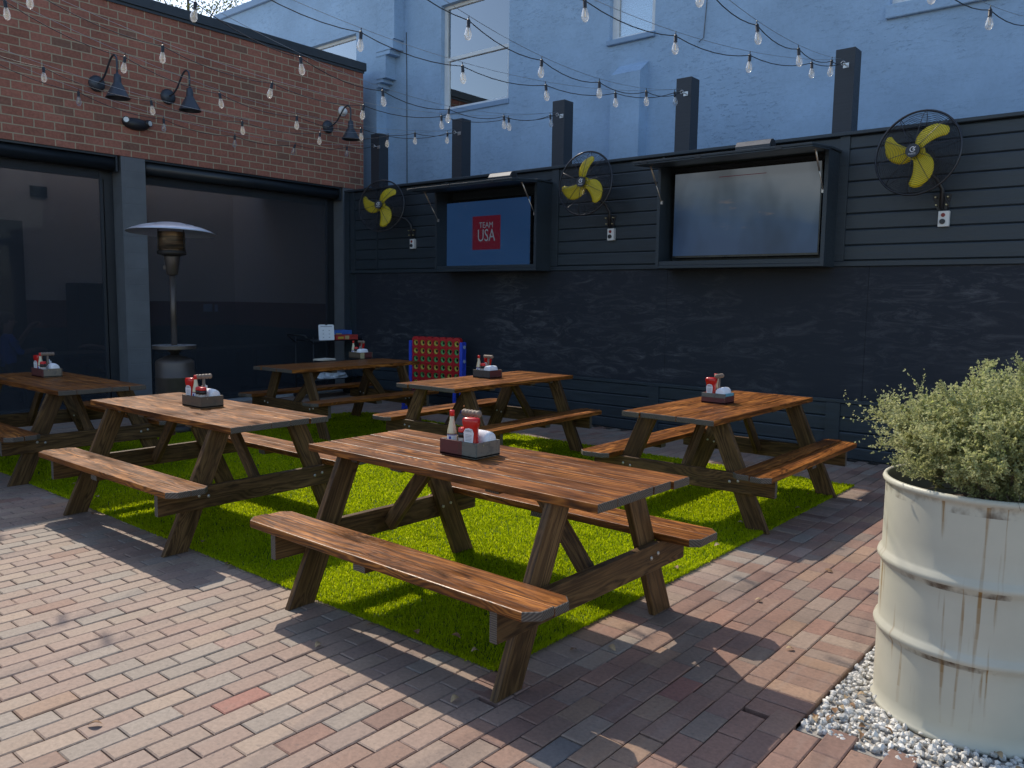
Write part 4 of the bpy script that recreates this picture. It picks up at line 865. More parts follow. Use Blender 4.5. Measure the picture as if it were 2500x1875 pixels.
for s in (-1, 1):
    m = MB(); X = T(0.035, 0.145*s, 0.028) @ RZ(R(22*s)); m.tube([(-0.02, 0, 0), (0.055, 0, 0)], [0.05, 0.046], 18, 0, X); hd = m.build('lamp_head', M['black_plastic'], t)
    m = MB(); m.tube([(0.054, 0, 0), (0.060, 0, 0)], 0.034, 16, 0, X); m.build('lens', M['lens'], hd)
t = thing('dome_camera', (XB + 0.001, 9.02, 4.80), 'small white dome camera high at the far end of the brick wall', 'camera')
m = MB(); m.lathe([(0.085, 0), (0.085, 0.03), (0.06, 0.045)], 20, 0, RY(R(90))); m.build('base', M['white_plastic'], t)
m = MB(); m.sphere((0.06, 0, -0.01), 0.058, 16); m.build('dome', M['white_plastic'], t)

# ------------------------------------------------------------------ picnic tables
TL, TW, TZ = 1.993, 0.752, 0.815
def picnic_table():
    root = thing('picnic_table', (0, 0, 0), 'x', 'picnic table', 'wooden picnic tables on the terrace')
    W5 = TW/5
    m = MB()
    for k in range(5):
        L = TL + random.uniform(-0.006, 0.006) + (0.03 if k == 4 else 0)
        m.board(L, W5 - 0.002, 0.040, 0.0035, 0, 1, T(random.uniform(-0.004, 0.004), -TW/2 + W5*(k + 0.5), TZ - 0.020 + random.uniform(-0.0018, 0.0012)) @ RX(random.uniform(-0.012, 0.012)) @ RZ(random.uniform(-0.0008, 0.0008)))
    m.build('tabletop', [M['top'], M['end']], root)
    for u in (-0.685, -0.34, 0.34, 0.685):
        m = MB(); m.board(TW - 0.16, 0.050 if abs(u) > 0.5 else 0.085, 0.036, 0.004, 0, 1, T(u, 0, TZ - 0.0585) @ RZ(R(90))); m.build('cleat', [M['leg'], M['end']], root)
    for su in (-1, 1):
        for sv in (-1, 1):
            # leaning 2x6: profile in the (v, z) plane, thickness along u
            y0a, y0b, y1a, y1b, zt = 0.548, 0.712, 0.215, 0.365, TZ - 0.041
            poly = [(sv*y0a, 0.0), (sv*y0b, 0.0), (sv*y1b, zt), (sv*y1a, zt)]
            if sv < 0: poly = poly[::-1]
            # map prism x->along the leg for the grain: build in leg coordinates
            d = Vector((sv*(y1a - y0a), zt)).normalized(); ang = math.atan2(d.y, d.x)
            c, s_ = math.cos(-ang), math.sin(-ang)
            pl = [(p[0]*c - p[1]*s_, p[0]*s_ + p[1]*c) for p in poly]
            area = sum(pl[i][0]*pl[(i + 1) % 4][1] - pl[(i + 1) % 4][0]*pl[i][1] for i in range(4))
            if area < 0: pl = pl[::-1]
            X = Matrix(((0, 0, 1, 0), (1, 0, 0, 0), (0, 1, 0, 0), (0, 0, 0, 1))) @ Matrix.Rotation(ang, 4, 'Z')
            u0 = su*0.751 - (0.040 if su > 0 else 0); m = MB()
            m.prism(pl, u0, u0 + 0.040, 0.004, 0, 1, X); m.build('leg', [M['leg'], M['end']], root)
        # bench support on the outer face of the legs
        m = MB(); m.board(1.52, 0.040, 0.142, 0.004, 0, 1, T(su*(0.751 + 0.0205), 0, 0.418 - 0.071) @ RZ(R(90))); m.build('bench_support', [M['leg'], M['end']], root)
        for v in (-0.485, -0.42, 0.42, 0.485):
            m = MB(); zz = 0.352 + 0.012*(abs(v) > 0.45); m.tube([(su*0.7105, v, zz), (su*0.702, v, zz)] , 0.009, 6); m.tube([(su*0.70, v, zz), (su*0.79, v, zz)], 0.004, 5); m.sphere((su*(0.751 + 0.042), v, zz), 0.0115, 8, 0, (0.6, 1, 1)); m.build('bolt', M['bolt'], root)
        # diagonal brace from the middle of the top down to the support
        p0 = Vector((su*0.375, 0.0, TZ - 0.075)); p1 = Vector((su*0.730, 0.0, 0.318)); dd = p1 - p0
        m = MB(); m.board(dd.length, 0.040, 0.086, 0.004, 0, 1, frame_from((p0 + p1)/2, dd)); m.build('diagonal_brace', [M['leg'], M['end']], root)
    for sv in (-1, 1):
        m = MB(); bw = 0.136; Lb = TL
        for k in range(2):
            v0 = sv*(0.515 + k*(bw + 0.003)); v1 = v0 + sv*bw; lo, hi = min(v0, v1), max(v0, v1); ch = 0.055
            outer_hi = (k == 1) == (sv > 0)
            a = Lb/2 + random.uniform(-0.003, 0.003)
            if outer_hi: poly = [(-a, lo), (a, lo), (a, hi - ch), (a - ch, hi), (-a + ch, hi), (-a, hi - ch)]
            else: poly = [(-a + ch, lo), (a - ch, lo), (a, lo + ch), (a, hi), (-a, hi), (-a, lo + ch)]
            if (k == 0):
                ch = 0.045
                poly = [(-a + ch, lo), (a - ch, lo), (a, lo + ch), (a, hi), (-a, hi), (-a, lo + ch)] if sv > 0 else [(-a, lo), (a, lo), (a, hi - ch), (a - ch, hi), (-a + ch, hi), (-a, hi - ch)]
            m.prism(poly, 0.420 + random.uniform(-0.001, 0.001), 0.460 + random.uniform(-0.0015, 0.0015), 0.0055, 0, 1, RX(random.uniform(-0.006, 0.006)))
        bn = m.build('bench', [M['top'], M['end']], root)
        m = MB(); m.board(0.24, 0.085, 0.036, 0.004, 0, 1, T(-0.05, sv*0.655, 0.4015) @ RZ(R(90))); m.build('bench_cleat', [M['leg'], M['end']], bn)
    return root
TABLES = [  # x, y, rot, label
    (-2.805, 3.118, -0.6, 'sunlit wooden picnic table nearest the camera, at the near corner of the turf'),
    (-5.598, 3.106, 0.6, 'sunlit wooden picnic table between the nearest table and the shaded left edge one'),
    (-8.342, 3.146, 0.2, 'dark shaded wooden picnic table in front of the left window, cut by the left edge'),
    (-2.916, 6.262, 90.4, 'wooden picnic table nearest the white barrel, back row, right of the other tables'),
    (-5.605, 6.371, 92.2, 'half lit wooden picnic table in the middle of the back row'),
    (-8.154, 6.410, 90.2, 'dark shaded wooden picnic table in the back row by the utility cart')]
for k, (x, y, rz, lab) in enumerate(TABLES):
    t = picnic_table()
    t.location = (x, y, 0.0); t.rotation_euler = (0, 0, R(rz)); t['label'] = lab

# ------------------------------------------------------------------ condiment caddies and what stands in them
TNAME = ['nearest sunlit table', 'middle front row table', 'shaded left edge table', 'table near the white barrel', 'middle back row table', 'shaded table by the cart']
BW, BD, BH = 0.262, 0.192, 0.084
def caddy(loc, rz, mats, lab, grip_y, sc=(1, 1)):
    w, d = BW*sc[0], BD*sc[1]
    t = thing('condiment_caddy', loc, lab, 'caddy', 'condiment caddies on the tables', rz)
    m = MB(); m.box(-w/2, w/2, -d/2, d/2, 0.004, 0.012); m.build('base', M['p_brown'], t)
    a, c, e = mats
    m = MB(); m.box(-w/2, w/2, -d/2, -d/2 + 0.011, 0, BH if len(a) == 1 else BH*0.58, 0.0015)
    if len(a) == 2: m.box(-w/2, w/2, -d/2, -d/2 + 0.011, BH*0.585, BH, 0.0015, 1)
    elif len(a) == 3: m = MB(); m.box(-w/2, w*0.12, -d/2, -d/2 + 0.011, 0, BH, 0.0015, 0); m.box(w*0.121, w/2, -d/2, -d/2 + 0.011, 0, BH, 0.0015, 1)
    m.build('side_board', [M[q] for q in a[:2]], t)
    m = MB(); m.box(-w/2, w/2, d/2 - 0.011, d/2, 0, BH, 0.0015); m.build('side_board', M[e], t)
    m = MB(); m.box(w/2 - 0.011, w/2, -d/2 + 0.0115, d/2 - 0.0115, 0, BH if len(c) == 1 else BH*0.72, 0.0015)
    if len(c) == 2: m.box(w/2 - 0.011, w/2, -d/2 + 0.0115, d/2 - 0.0115, BH*0.725, BH, 0.0015, 1)
    m.build('end_board', [M[q] for q in c], t)
    m = MB(); m.box(-w/2, -w/2 + 0.011, -d/2 + 0.0115, d/2 - 0.0115, 0, BH, 0.0015); m.build('end_board', M[e], t)
    hx, hy = (0.0, 0.012)
    m = MB(); m.tube([(hx, hy, 0.01), (hx, hy, 0.215)], 0.011, 10)
    ax = Vector((0, 1, 0)) if grip_y else Vector((1, 0, 0)); L = 0.066
    pts = []; rs = []
    for q in np.linspace(-1, 1, 25): pts.append(Vector((hx, hy, 0.222)) + ax*L*q); rs.append(0.0175 + 0.0022*math.cos(q*16) - (0.012 if abs(q) > 0.98 else 0))
    m.tube(pts, rs, 12); m.build('handle', M['handle'], t)
    return t
def ketchup(loc, rz, tn, txt):
    t = thing('ketchup_bottle', loc, 'red upside down ketchup bottle in the caddy on the ' + tn, 'bottle', 'ketchup bottles', rz)
    prof = [(0.020, 0.000, 0.6), (0.024, 0.022, 0.6), (0.040, 0.030, 0.9), (0.043, 0.055, 1), (0.0385, 0.075, 1), (0.0385, 0.140, 1), (0.044, 0.155, 1), (0.047, 0.172, 1), (0.047, 0.188, 1), (0.040, 0.197, 1), (0.012, 0.199, 1)]
    n = 24; vs = []; fs = []
    for r, z, f in prof:
        for j in range(n):
            a = 2*math.pi*j/n; c, s_ = math.cos(a), math.sin(a); q = 0.55
            vs.append((math.copysign(abs(c)**q, c)*r, math.copysign(abs(s_)**q, s_)*r*(0.62 + 0.38*(1 - f)), z))
    for i in range(len(prof) - 1):
        for j in range(n): fs.append((i*n + j, i*n + (j + 1) % n, (i + 1)*n + (j + 1) % n, (i + 1)*n + j))
    fs.append(tuple(range((len(prof) - 1)*n, len(prof)*n)))
    m = MB(); m.add(vs, fs, 0, None, True); m.build('bottle', M['ketchup'], t)
    m = MB(); m.lathe([(0.021, 0), (0.024, 0.004), (0.024, 0.026), (0.018, 0.028)], 16); m.build('cap', M['white_plastic'], t)
    m = MB(); y = -0.0262
    m.prism([(-0.026, 0.068), (0.026, 0.068), (0.031, 0.120), (0.022, 0.140), (0.0, 0.145), (-0.022, 0.140), (-0.031, 0.120)], 0, 0.0012, 0.0004, 0, None, T(0, y, 0) @ RXT)
    lb = m.build('label', M['label_white'], t)
    m = MB(); m.text(txt, 0.014, 0, T(0, y - 0.0018, 0.130) @ RXT, 0.0003)
    for q in range(5): m.box(-0.019, 0.019, y - 0.0020, y - 0.0013, 0.078 + q*0.0075, 0.0798 + q*0.0075)
    m.build('lettering', M['ink'], lb)
def hot_sauce(loc, tn):
    t = thing('hot_sauce_bottle', loc, 'slim pale hot sauce bottle with red cap on the ' + tn, 'bottle', 'hot sauce bottles', R(20))
    m = MB(); m.lathe([(0.022, 0), (0.0255, 0.004), (0.0255, 0.10), (0.024, 0.115), (0.013, 0.172), (0.0115, 0.195)], 20, [1, 1, 0, 0, 0, 0]); m.build('bottle', [M['hot'], M['hot_low']], t)
    m = MB(); m.lathe([(0.0135, 0.193), (0.0138, 0.220), (0.012, 0.224)], 16); m.build('cap', M['red_cap'], t)
    m = MB(); m.lathe([(0.0260, 0.03), (0.0260, 0.095)], 20, 0, I4, True, False); l = m.build('label', M['label_white'], t)
    m = MB(); m.lathe([(0.0263, 0.09), (0.0263, 0.094)], 20, 0, I4, True, False); m.box(-0.006, 0.006, -0.0272, -0.0262, 0.04, 0.085); m.build('print', M['label_blue'], l)
def spice(loc, tn, which):
    t = thing('spice_jar', loc, '%s with red lid and black band on the %s' % (which, tn), 'jar', 'spice jars')
    m = MB(); m.lathe([(0.024, 0), (0.0265, 0.003), (0.0265, 0.082), (0.024, 0.088)], 18); m.build('jar', M['jar_body'], t)
    m = MB(); m.lathe([(0.0272, 0.088), (0.0276, 0.114), (0.024, 0.116)], 18); m.build('band', M['black_band'], t)
    m = MB(); m.lathe([(0.0272, 0.1165), (0.0280, 0.122), (0.0265, 0.137), (0.018, 0.141)], 18); m.build('lid', M['red_cap'], t)
    m = MB(); m.lathe([(0.0269, 0.020), (0.0269, 0.070)], 18, 0, I4, True, False); l = m.build('label', M['label_white'], t)
    m = MB()
    for a in range(0, 360, 60): m.text('OLD', 0.017, 0, RZ(R(a)) @ T(0, -0.0273, 0.058) @ RXT, 0.0002)
    m.build('lettering', M['ink'], l)
def mustard(loc, tn):
    t = thing('mustard_bottle', loc, 'yellow mustard bottle with white cap in the caddy on the ' + tn, 'bottle', 'mustard bottles')
    m = MB(); m.lathe([(0.026, 0), (0.029, 0.004), (0.029, 0.09), (0.022, 0.112), (0.014, 0.118)], 18); m.build('bottle', M['mustard'], t)
    m = MB(); m.lathe([(0.021, 0.117), (0.021, 0.134), (0.008, 0.139), (0.005, 0.155)], 16); m.build('cap', M['label_white'], t)
    m = MB(); m.lathe([(0.0295, 0.02), (0.0295, 0.075)], 18, 0, I4, True, False); m.build('label', M['label_white'], t)
def napkins(loc, rz, tn):
    t = thing('napkin_stack', loc, 'folded stack of white paper napkins in the caddy on the ' + tn, 'napkins', 'napkin stacks', rz)
    L, n = 0.142, 14; m = MB()
    for q, sc in enumerate((1.0, 0.82, 0.62, 0.42)):
        prof = [(-0.040*sc, 0.0)] + [(-0.040*sc*math.cos(a), 0.075 + 0.046*sc*math.sin(a)) for a in np.linspace(0, math.pi, n)] + [(0.040*sc, 0.0)]
        k = len(prof); x0, x1 = -L/2 - 0.0015*q, L/2 + 0.0015*q; nx = 6; vs = []
        for i in range(nx + 1):
            u = i/nx; xx = x0 + (x1 - x0)*u; bulge = 1 - 0.05*(2*u - 1)**2
            for yy, zz in prof: vs.append((xx, yy*bulge + 0.0015*math.sin(9*u + zz*60), zz*(bulge if zz > 0.05 else 1)))
        fs = [(i*k + j, i*k + j + 1, (i + 1)*k + j + 1, (i + 1)*k + j) for i in range(nx) for j in range(k - 1)] + [tuple(range(k))[::-1], tuple(range(nx*k, nx*k + k))]
        m.add(vs, fs, 0, None, q == 0)
    m.build('paper_stack', M['napkin'], t)
CAD = [  # table index, x, y, layout, materials (near side, right end, others), grip along y, scale
    (0, -2.928, 3.160, 'A', (('p_maroon', 'p_green', 'x'), ('p_grey',), 'p_grey'), False, (1, 1)),
    (1, -5.668, 3.153, 'A', (('p_brown',), ('p_brown',), 'p_brown'), True, (1.02, 0.96)),
    (2, -8.745, 3.205, 'A', (('p_maroon',), ('p_grey',), 'p_brown'), True, (1.05, 0.96)),
    (3, -2.985, 6.262, 'B', (('p_maroon', 'p_green'), ('p_maroon', 'p_turq'), 'p_maroon'), True, (0.80, 0.92)),
    (4, -5.712, 6.432, 'B', (('p_dark',), ('p_maroon',), 'p_brown'), False, (0.88, 1.08)),
    (5, -8.715, 7.185, 'B', (('p_brown',), ('p_maroon',), 'p_brown'), False, (0.90, 1.14))]
CL = ['weathered wooden condiment box with maroon and grey green paint, on the nearest sunlit table', 'plain grey brown wooden condiment box on the middle front row table', 'wooden condiment box with chipped maroon side on the shaded left edge table',
      'maroon condiment box with grey and turquoise stripes on the table near the white barrel', 'charcoal and maroon condiment box on the middle back row table', 'brown and maroon condiment box with a cream patch on the shaded table by the cart']
for k, x, y, lay, mats, gy, sc in CAD:
    z = TZ + 0.001; tn = TNAME[k]; cd = caddy((x, y, z), 0, mats, CL[k], gy, sc); zb = z + 0.0125
    if k == 5:
        m = MB(); m.box(BW*0.9/2 + 0.0005, BW*0.9/2 + 0.002, -0.105, -0.035, 0.002, BH - 0.004); m.build('cream_patch', M['p_cream'], cd)
    w, d = BW*sc[0]/2 - 0.013, BD*sc[1]/2 - 0.013
    txt = 'HEINZ'
    if lay == 'A':
        if k == 0:
            hot_sauce((x - w + 0.035, y - d + 0.030, zb), tn); ketchup((x + w - 0.060, y - d + 0.030, zb), R(12), tn, txt)
            spice((x + 0.001, y - d + 0.029, zb), tn, 'brown spice jar'); mustard((x - 0.045, y + 0.030, zb), tn)
            napkins((x + w - 0.072, y + d - 0.043, zb), 0, tn)
        else:
            ketchup((x - w + 0.046, y - d + 0.030, zb), R(10), tn, txt); hot_sauce((x - w + 0.118, y - d + 0.028, zb), tn)
            mustard((x - 0.040, y + 0.040, zb), tn); spice((x + w - 0.075, y - d + 0.029, zb), tn, 'left brown spice jar' if k == 1 else 'brown spice jar')
            if k == 1: spice((x + w - 0.028, y - d + 0.029, zb), tn, 'right brown spice jar')
            napkins((x + w - 0.072, y + d - 0.043, zb), 0, tn)
    else:
        napkins((x + w - 0.043, y - d + 0.074, zb), R(90), tn)
        if k == 3:
            ketchup((x - w + 0.050, y - d + 0.030, zb), R(-4), tn, txt); hot_sauce((x - w + 0.045, y + d - 0.030, zb), tn); spice((x + 0.035, y + d - 0.0275, zb), tn, 'brown spice jar') if sc[1] > 1.0 else None
        else:
            hot_sauce((x - w + 0.030, y - d + 0.030, zb), tn); ketchup((x - w + 0.055, y + d - 0.035, zb), R(-15), tn, txt)
            spice((x - w + 0.085, y - d + 0.035, zb), tn, 'brown spice jar')
m = MB(); m.box(-0.09, 0.09, -0.12, 0.12, 0, 0.010, 0.002); m.box(-0.085, 0.088, -0.11, 0.115, 0.0105, 0.020, 0.002, 0, RZ(R(4)))
tag(m.build('paper_menus', M['paper_warm'], None, (-8.72, 6.58, TZ + 0.001), R(8)), 'small pile of pale paper menus lying flat on the shaded back table', 'menus')

# ------------------------------------------------------------------ patio heater
t = thing('patio_heater', (-9.36, 4.86, 0), 'tall bronze patio heater with silver mushroom hood beside the block pillar', 'heater')
m = MB(); m.lathe([(0.26, 0.0), (0.27, 0.02), (0.27, 0.07), (0.245, 0.085), (0.06, 0.095)], 40); m.build('base', M['heater_dark'], t)
m = MB(); m.lathe([(0.222, 0.086), (0.225, 0.10), (0.225, 0.655), (0.228, 0.660), (0.228, 0.668), (0.222, 0.672), (0.222, 0.83), (0.212, 0.855), (0.17, 0.885), (0.10, 0.91), (0.05, 0.925)], 44)
gs = m.build('gas_housing', M['heater_bronze'], t)
m = MB()
for r_ in range(4):
    for k in range(44):
        a = 2*math.pi*(k + 0.5*(r_ % 2))/44; m.sphere((0.2255*math.cos(a), 0.2255*math.sin(a), 0.43 + 0.035*r_), 0.0085, 6, 0, (0.3, 0.3, 1))
tag(m.build('vent_perforation', M['frame_black'], gs), kind='stuff')
m = MB(); m.lathe([(0.05, 0.92), (0.05, 0.96), (0.075, 0.965), (0.075, 1.0)], 20); m.build('neck', M['heater_dark'], t)
m = MB(); m.lathe([(0.20, 0.998), (0.246, 1.0), (0.248, 1.003), (0.248, 1.042), (0.240, 1.043), (0.03, 1.0435)], 44, [0, 0, 0, 1, 1, 1], I4, False); m.build('drink_ring', [M['heater_bronze'], M['tray_top']], t)
m = MB(); m.lathe([(0.034, 1.04), (0.034, 1.90)], 20); m.build('pole', M['heater_bronze'], t)
m = MB(); m.lathe([(0.055, 1.88), (0.062, 1.885), (0.088, 2.085), (0.088, 2.10)], 28); m.box(-0.02, 0.02, -0.105, -0.07, 1.94, 1.99, 0.003, 0, RZ(R(-62))); m.build('burner_cone', M['heater_bronze'], t)
m = MB(); m.lathe([(0.09, 2.10), (0.125, 2.115), (0.163, 2.12), (0.163, 2.16), (0.150, 2.165)], 36); m.build('burner_collar', M['heater_dark'], t)
m = MB(); m.lathe([(0.150, 2.163), (0.150, 2.19), (0.158, 2.192), (0.158, 2.198), (0.152, 2.20), (0.152, 2.385)], 36, 0, I4, True, False); m.build('emitter_screen', M['emitter'], t)
for a in (30, 150, 270):
    m = MB(); m.tube([(0.16*math.cos(R(a)), 0.16*math.sin(R(a)), 2.15), (0.16*math.cos(R(a)), 0.16*math.sin(R(a)), 2.41)], 0.006, 6)
    m.build('guard_rod', M['heater_dark'], t)
m = MB(); X = T(0, 0, 2.375) @ Matrix.Rotation(R(2.5), 4, Vector((0.64, -0.76, 0)).cross(Vector((0, 0, 1))))
m.lathe([(0.497, -0.004), (0.500, 0.0), (0.45, 0.028), (0.36, 0.062), (0.27, 0.078), (0.20, 0.083), (0.145, 0.112), (0.10, 0.118), (0.001, 0.120), (0.001, 0.114), (0.14, 0.106), (0.20, 0.077), (0.36, 0.055), (0.45, 0.021), (0.492, -0.004)], 48, 0, X, True, False)
for a in (20, 140, 260): m.tube([X @ Vector((0.13*math.cos(R(a)), 0.13*math.sin(R(a)), 0.114)), X @ Vector((0.33*math.cos(R(a)), 0.33*math.sin(R(a)), 0.070))], 0.003, 5)
m.build('hood', M['hood'], t)

# ------------------------------------------------------------------ giant four-in-a-row game
def game():
    t = thing('grid_game', (-8.50, 8.44, 0), 'giant red grid game on blue legs with yellow and green discs, against the fence', 'game', None, R(12))
    cols, rows, p = 7, 6, 0.119; w, hh = cols*p, rows*p; z0 = 0.335; y0 = -0.03
    board = MB()
    nseg = 16
    def plate(y, outward):
        for c in range(cols):
            for r in range(rows):
                cx, cz = -w/2 + (c + 0.5)*p, z0 + (r + 0.5)*p; ring = [(cx + 0.043*math.cos(2*math.pi*k/nseg), y, cz + 0.043*math.sin(2*math.pi*k/nseg)) for k in range(nseg)]
                sq = []
                for k in range(nseg):
                    a = 2*math.pi*k/nseg; s_ = p/2/max(abs(math.cos(a)), abs(math.sin(a))); sq.append((cx + s_*math.cos(a), y, cz + s_*math.sin(a)))
                fs = [(k, (k + 1) % nseg, nseg + (k + 1) % nseg, nseg + k) for k in range(nseg)]
                if outward: fs = [f[::-1] for f in fs]
                board.add(ring + sq, fs)
        for c in range(cols):                      # scalloped top edge
            cx, cz = -w/2 + (c + 0.5)*p, z0 + hh
            arc = [(cx + p/2*math.cos(a), y, cz + 0.035*math.sin(a)) for a in np.linspace(0, math.pi, 9)]
            board.add(arc, [tuple(range(9))[::-1] if outward else tuple(range(9))])
        board.box(-w/2, w/2, min(y, y + (0.001)), max(y, y + 0.001), z0 - 0.05, z0)
    plate(y0, False); plate(y0 + 0.065, True)
    for c in range(cols + 1): board.box(-w/2 + c*p - 0.004, -w/2 + c*p + 0.004, y0 + 0.001, y0 + 0.064, z0 - 0.05, z0 + hh)
    for yy in (y0 - 0.0035, y0 + 0.0655):
        for c in range(1, cols): board.box(-w/2 + c*p - 0.002, -w/2 + c*p + 0.002, yy, yy + 0.003, z0, z0 + hh)
        for r in range(1, rows): board.box(-w/2, w/2, yy, yy + 0.0025, z0 + r*p - 0.002, z0 + r*p + 0.002)
    for c in range(cols):
        cx = -w/2 + (c + 0.5)*p; arc = [(cx + p/2*math.cos(a), z0 + hh + 0.035*math.sin(a)) for a in np.linspace(0, math.pi, 9)]
        board.add([(x, y, z) for y in (y0, y0 + 0.02) for x, z in arc], [(k, k + 1, 9 + k + 1, 9 + k) for k in range(8)]); board.add([(x, y, z) for y in (y0 + 0.045, y0 + 0.065) for x, z in arc], [(k, k + 1, 9 + k + 1, 9 + k) for k in range(8)])
    bo = board.build('board', M['game_red'], t)
    pat = ['yyyyggy', 'yyyyggg', 'ggggggg', 'yyyygyy', 'gggggyg', 'yyygggy']
    for s, nm in ((-1, 'leg_frame'), (1, 'leg_frame')):
        m = MB(); x = s*(w/2 + 0.028)
        m.box(x - 0.022, x + 0.022, y0 - 0.02, y0 + 0.02, 0.03, z0 + hh - 0.03, 0.008); m.box(x - 0.022, x + 0.022, y0 + 0.05, y0 + 0.09, 0.03, z0 + hh - 0.03, 0.008); m.box(x - 0.02, x + 0.02, y0 + 0.021, y0 + 0.049, z0 + 0.2, z0 + 0.26)
        m.box(x - 0.02, x + 0.02, -0.24, 0.28, 0.0, 0.045, 0.008)
        for yy in (-0.22, 0.25): m.box(x - 0.018, x + 0.018, yy - 0.018, yy + 0.018, 0.046, 0.52 if s > 0 else 0.14, 0.008)
        lf = m.build(nm, M['game_blue'], t)
        m = MB()
        for zz in (z0 + hh - 0.10, z0 + hh - 0.31): m.tube([(x + s*0.022, y0 + 0.035, zz), (x + s*0.034, y0 + 0.035, zz)], 0.026, 14)
        m.build('knob', M['grey_plastic'], lf)
    for r in range(rows):
        for c in range(cols):
            cx, cz = -w/2 + (c + 0.5)*p, z0 + (rows - r - 0.5)*p; X = T(cx, y0 + 0.032, cz) @ RX(R(90))
            d = MB(); d.lathe([(0.024, -0.012), (0.050, -0.012), (0.052, -0.008), (0.052, 0.008), (0.050, 0.012), (0.024, 0.012), (0.024, -0.012)], 18, 0, X, True, False)
            q = d.build('game_disc', M['disc_yellow' if pat[r][c] == 'y' else 'disc_green'], None); q.location = t.location; q.rotation_euler = t.rotation_euler
            tag(q, ('yellow ring shaped disc held in the red grid game' if pat[r][c] == 'y' else 'green ring shaped disc held in the red grid game'), 'disc', 'yellow discs in the grid game' if pat[r][c] == 'y' else 'green discs in the grid game')
game()

# ------------------------------------------------------------------ utility cart with games on top
CX, CY = -10.93, 8.36
t = thing('utility_cart', (CX, CY, 0), 'black wire utility cart in the far corner holding boxes of games', 'cart')
for z in (0.13, 0.30, 0.93):
    m = MB(); m.box(-0.23, 0.23, -0.50, 0.50, z, z + 0.006); m.tube([(-0.23, -0.5, z + 0.01), (0.23, -0.5, z + 0.01), (0.23, 0.5, z + 0.01), (-0.23, 0.5, z + 0.01)], 0.009, 6, closed=True); m.build('shelf', M['cart_black'], t)
for sx in (-1, 1):
    for sy in (-1, 1):
        m = MB(); m.tube([(sx*0.235, sy*0.505, 0.09), (sx*0.235, sy*0.505, 1.0)], 0.011, 8); m.build('post', M['cart_black'], t)
        m = MB(); m.tube([(sx*0.235 - 0.014, sy*0.505, 0.05), (sx*0.235 + 0.014, sy*0.505, 0.05)], 0.048, 14); m.tube([(sx*0.235, sy*0.505, 0.05), (sx*0.235, sy*0.505, 0.10)], 0.016, 8); m.build('caster', M['black_plastic'], t)
m = MB(); m.tube([(-0.235, -0.505, 0.90), (-0.235, -0.62, 0.99), (-0.235, -0.66, 1.03), (0.235, -0.66, 1.03), (0.235, -0.62, 0.99), (0.235, -0.505, 0.90)], 0.012, 8); m.build('push_handle', M['cart_black'], t)
zt = 0.942
m = MB(); m.prism([(-0.11, 0), (0.11, 0), (0.125, 0.015), (0.125, 0.245), (0.11, 0.26), (0.02, 0.26), (0.012, 0.248), (-0.012, 0.248), (-0.02, 0.26), (-0.11, 0.26), (-0.125, 0.245), (-0.125, 0.015)], -0.006, 0.006, 0.002, 0, None, RX(R(78)))
t = thing('menu_board', (CX + 0.18, CY - 0.20, zt), 'white rounded rule board standing upright on the cart', 'sign', None, R(62))
m.build('panel', M['paper'], t)
m = MB(); Xm = RX(R(78))
m.box(-0.09, 0.09, 0.222, 0.230, 0.0062, 0.0072, 0, 0, Xm)
for k, (u, v) in enumerate(((-0.06, 0.16), (0.035, 0.16), (-0.06, 0.10), (0.035, 0.10), (-0.06, 0.045), (0.035, 0.045))): m.box(u, u + 0.02, v, v + 0.008, 0.0062, 0.0072, 0, 0, Xm)
m.build('print', M['ink'], t)
m = MB(); m.box(-0.02, 0.02, 0.05, 0.20, 0.0, 0.004, 0, 0, RX(R(118)) @ T(0, 0, 0)); 
t = thing('game_box', (CX + 0.12, CY + 0.20, zt), 'flat red game carton with cream panel at the front edge of the cart', 'box', None, R(88))
m = MB(); m.box(-0.24, 0.20, -0.11, 0.11, 0, 0.082, 0.002); m.build('carton', M['box_red'], t)
m = MB(); m.box(-0.06, 0.02, -0.1108, -0.1102, 0.012, 0.07); m.box(-0.20, -0.09, -0.1108, -0.1102, 0.02, 0.055, 0, 1); m.build('print_panel', [M['box_cream'], M['disc_yellow']], t)
t = thing('game_box', (CX - 0.06, CY + 0.26, zt + 0.001), 'larger blue game carton standing behind the red one on the cart', 'box', None, R(86))
m = MB(); m.box(-0.26, 0.24, 0.005, 0.24, 0, 0.145, 0.002); m.build('carton', M['box_blue'], t)
m = MB(); m.box(0.12, 0.21, 0.0040, 0.0046, 0.0, 0.05); m.box(-0.08, 0.03, 0.0040, 0.0046, 0.075, 0.095, 0, 1); m.build('print_panel', [M['label_white'], M['box_cream']], t)
def bag():
    bm = bmesh.new(); bmesh.ops.create_icosphere(bm, subdivisions=3, radius=1.0)
    for v in bm.verts:
        p = v.co.copy(); f = 0.75 + 0.5*noise.noise(p*1.7) + 0.18*noise.noise(p*5); v.co = Vector((p.x*0.17*f, p.y*0.30*f, max(-0.02, p.z*0.15*f) + 0.02))
    me = bpy.data.meshes.new('cloth_bag'); bm.to_mesh(me); bm.free(); me.materials.append(M['bag'])
    o = bpy.data.objects.new('cloth_bag', me); C.objects.link(o); o.location = (CX + 0.05, CY + 0.02, 0.306); tag(o, 'crumpled white bag lying on a lower shelf of the cart', 'bag')
bag()

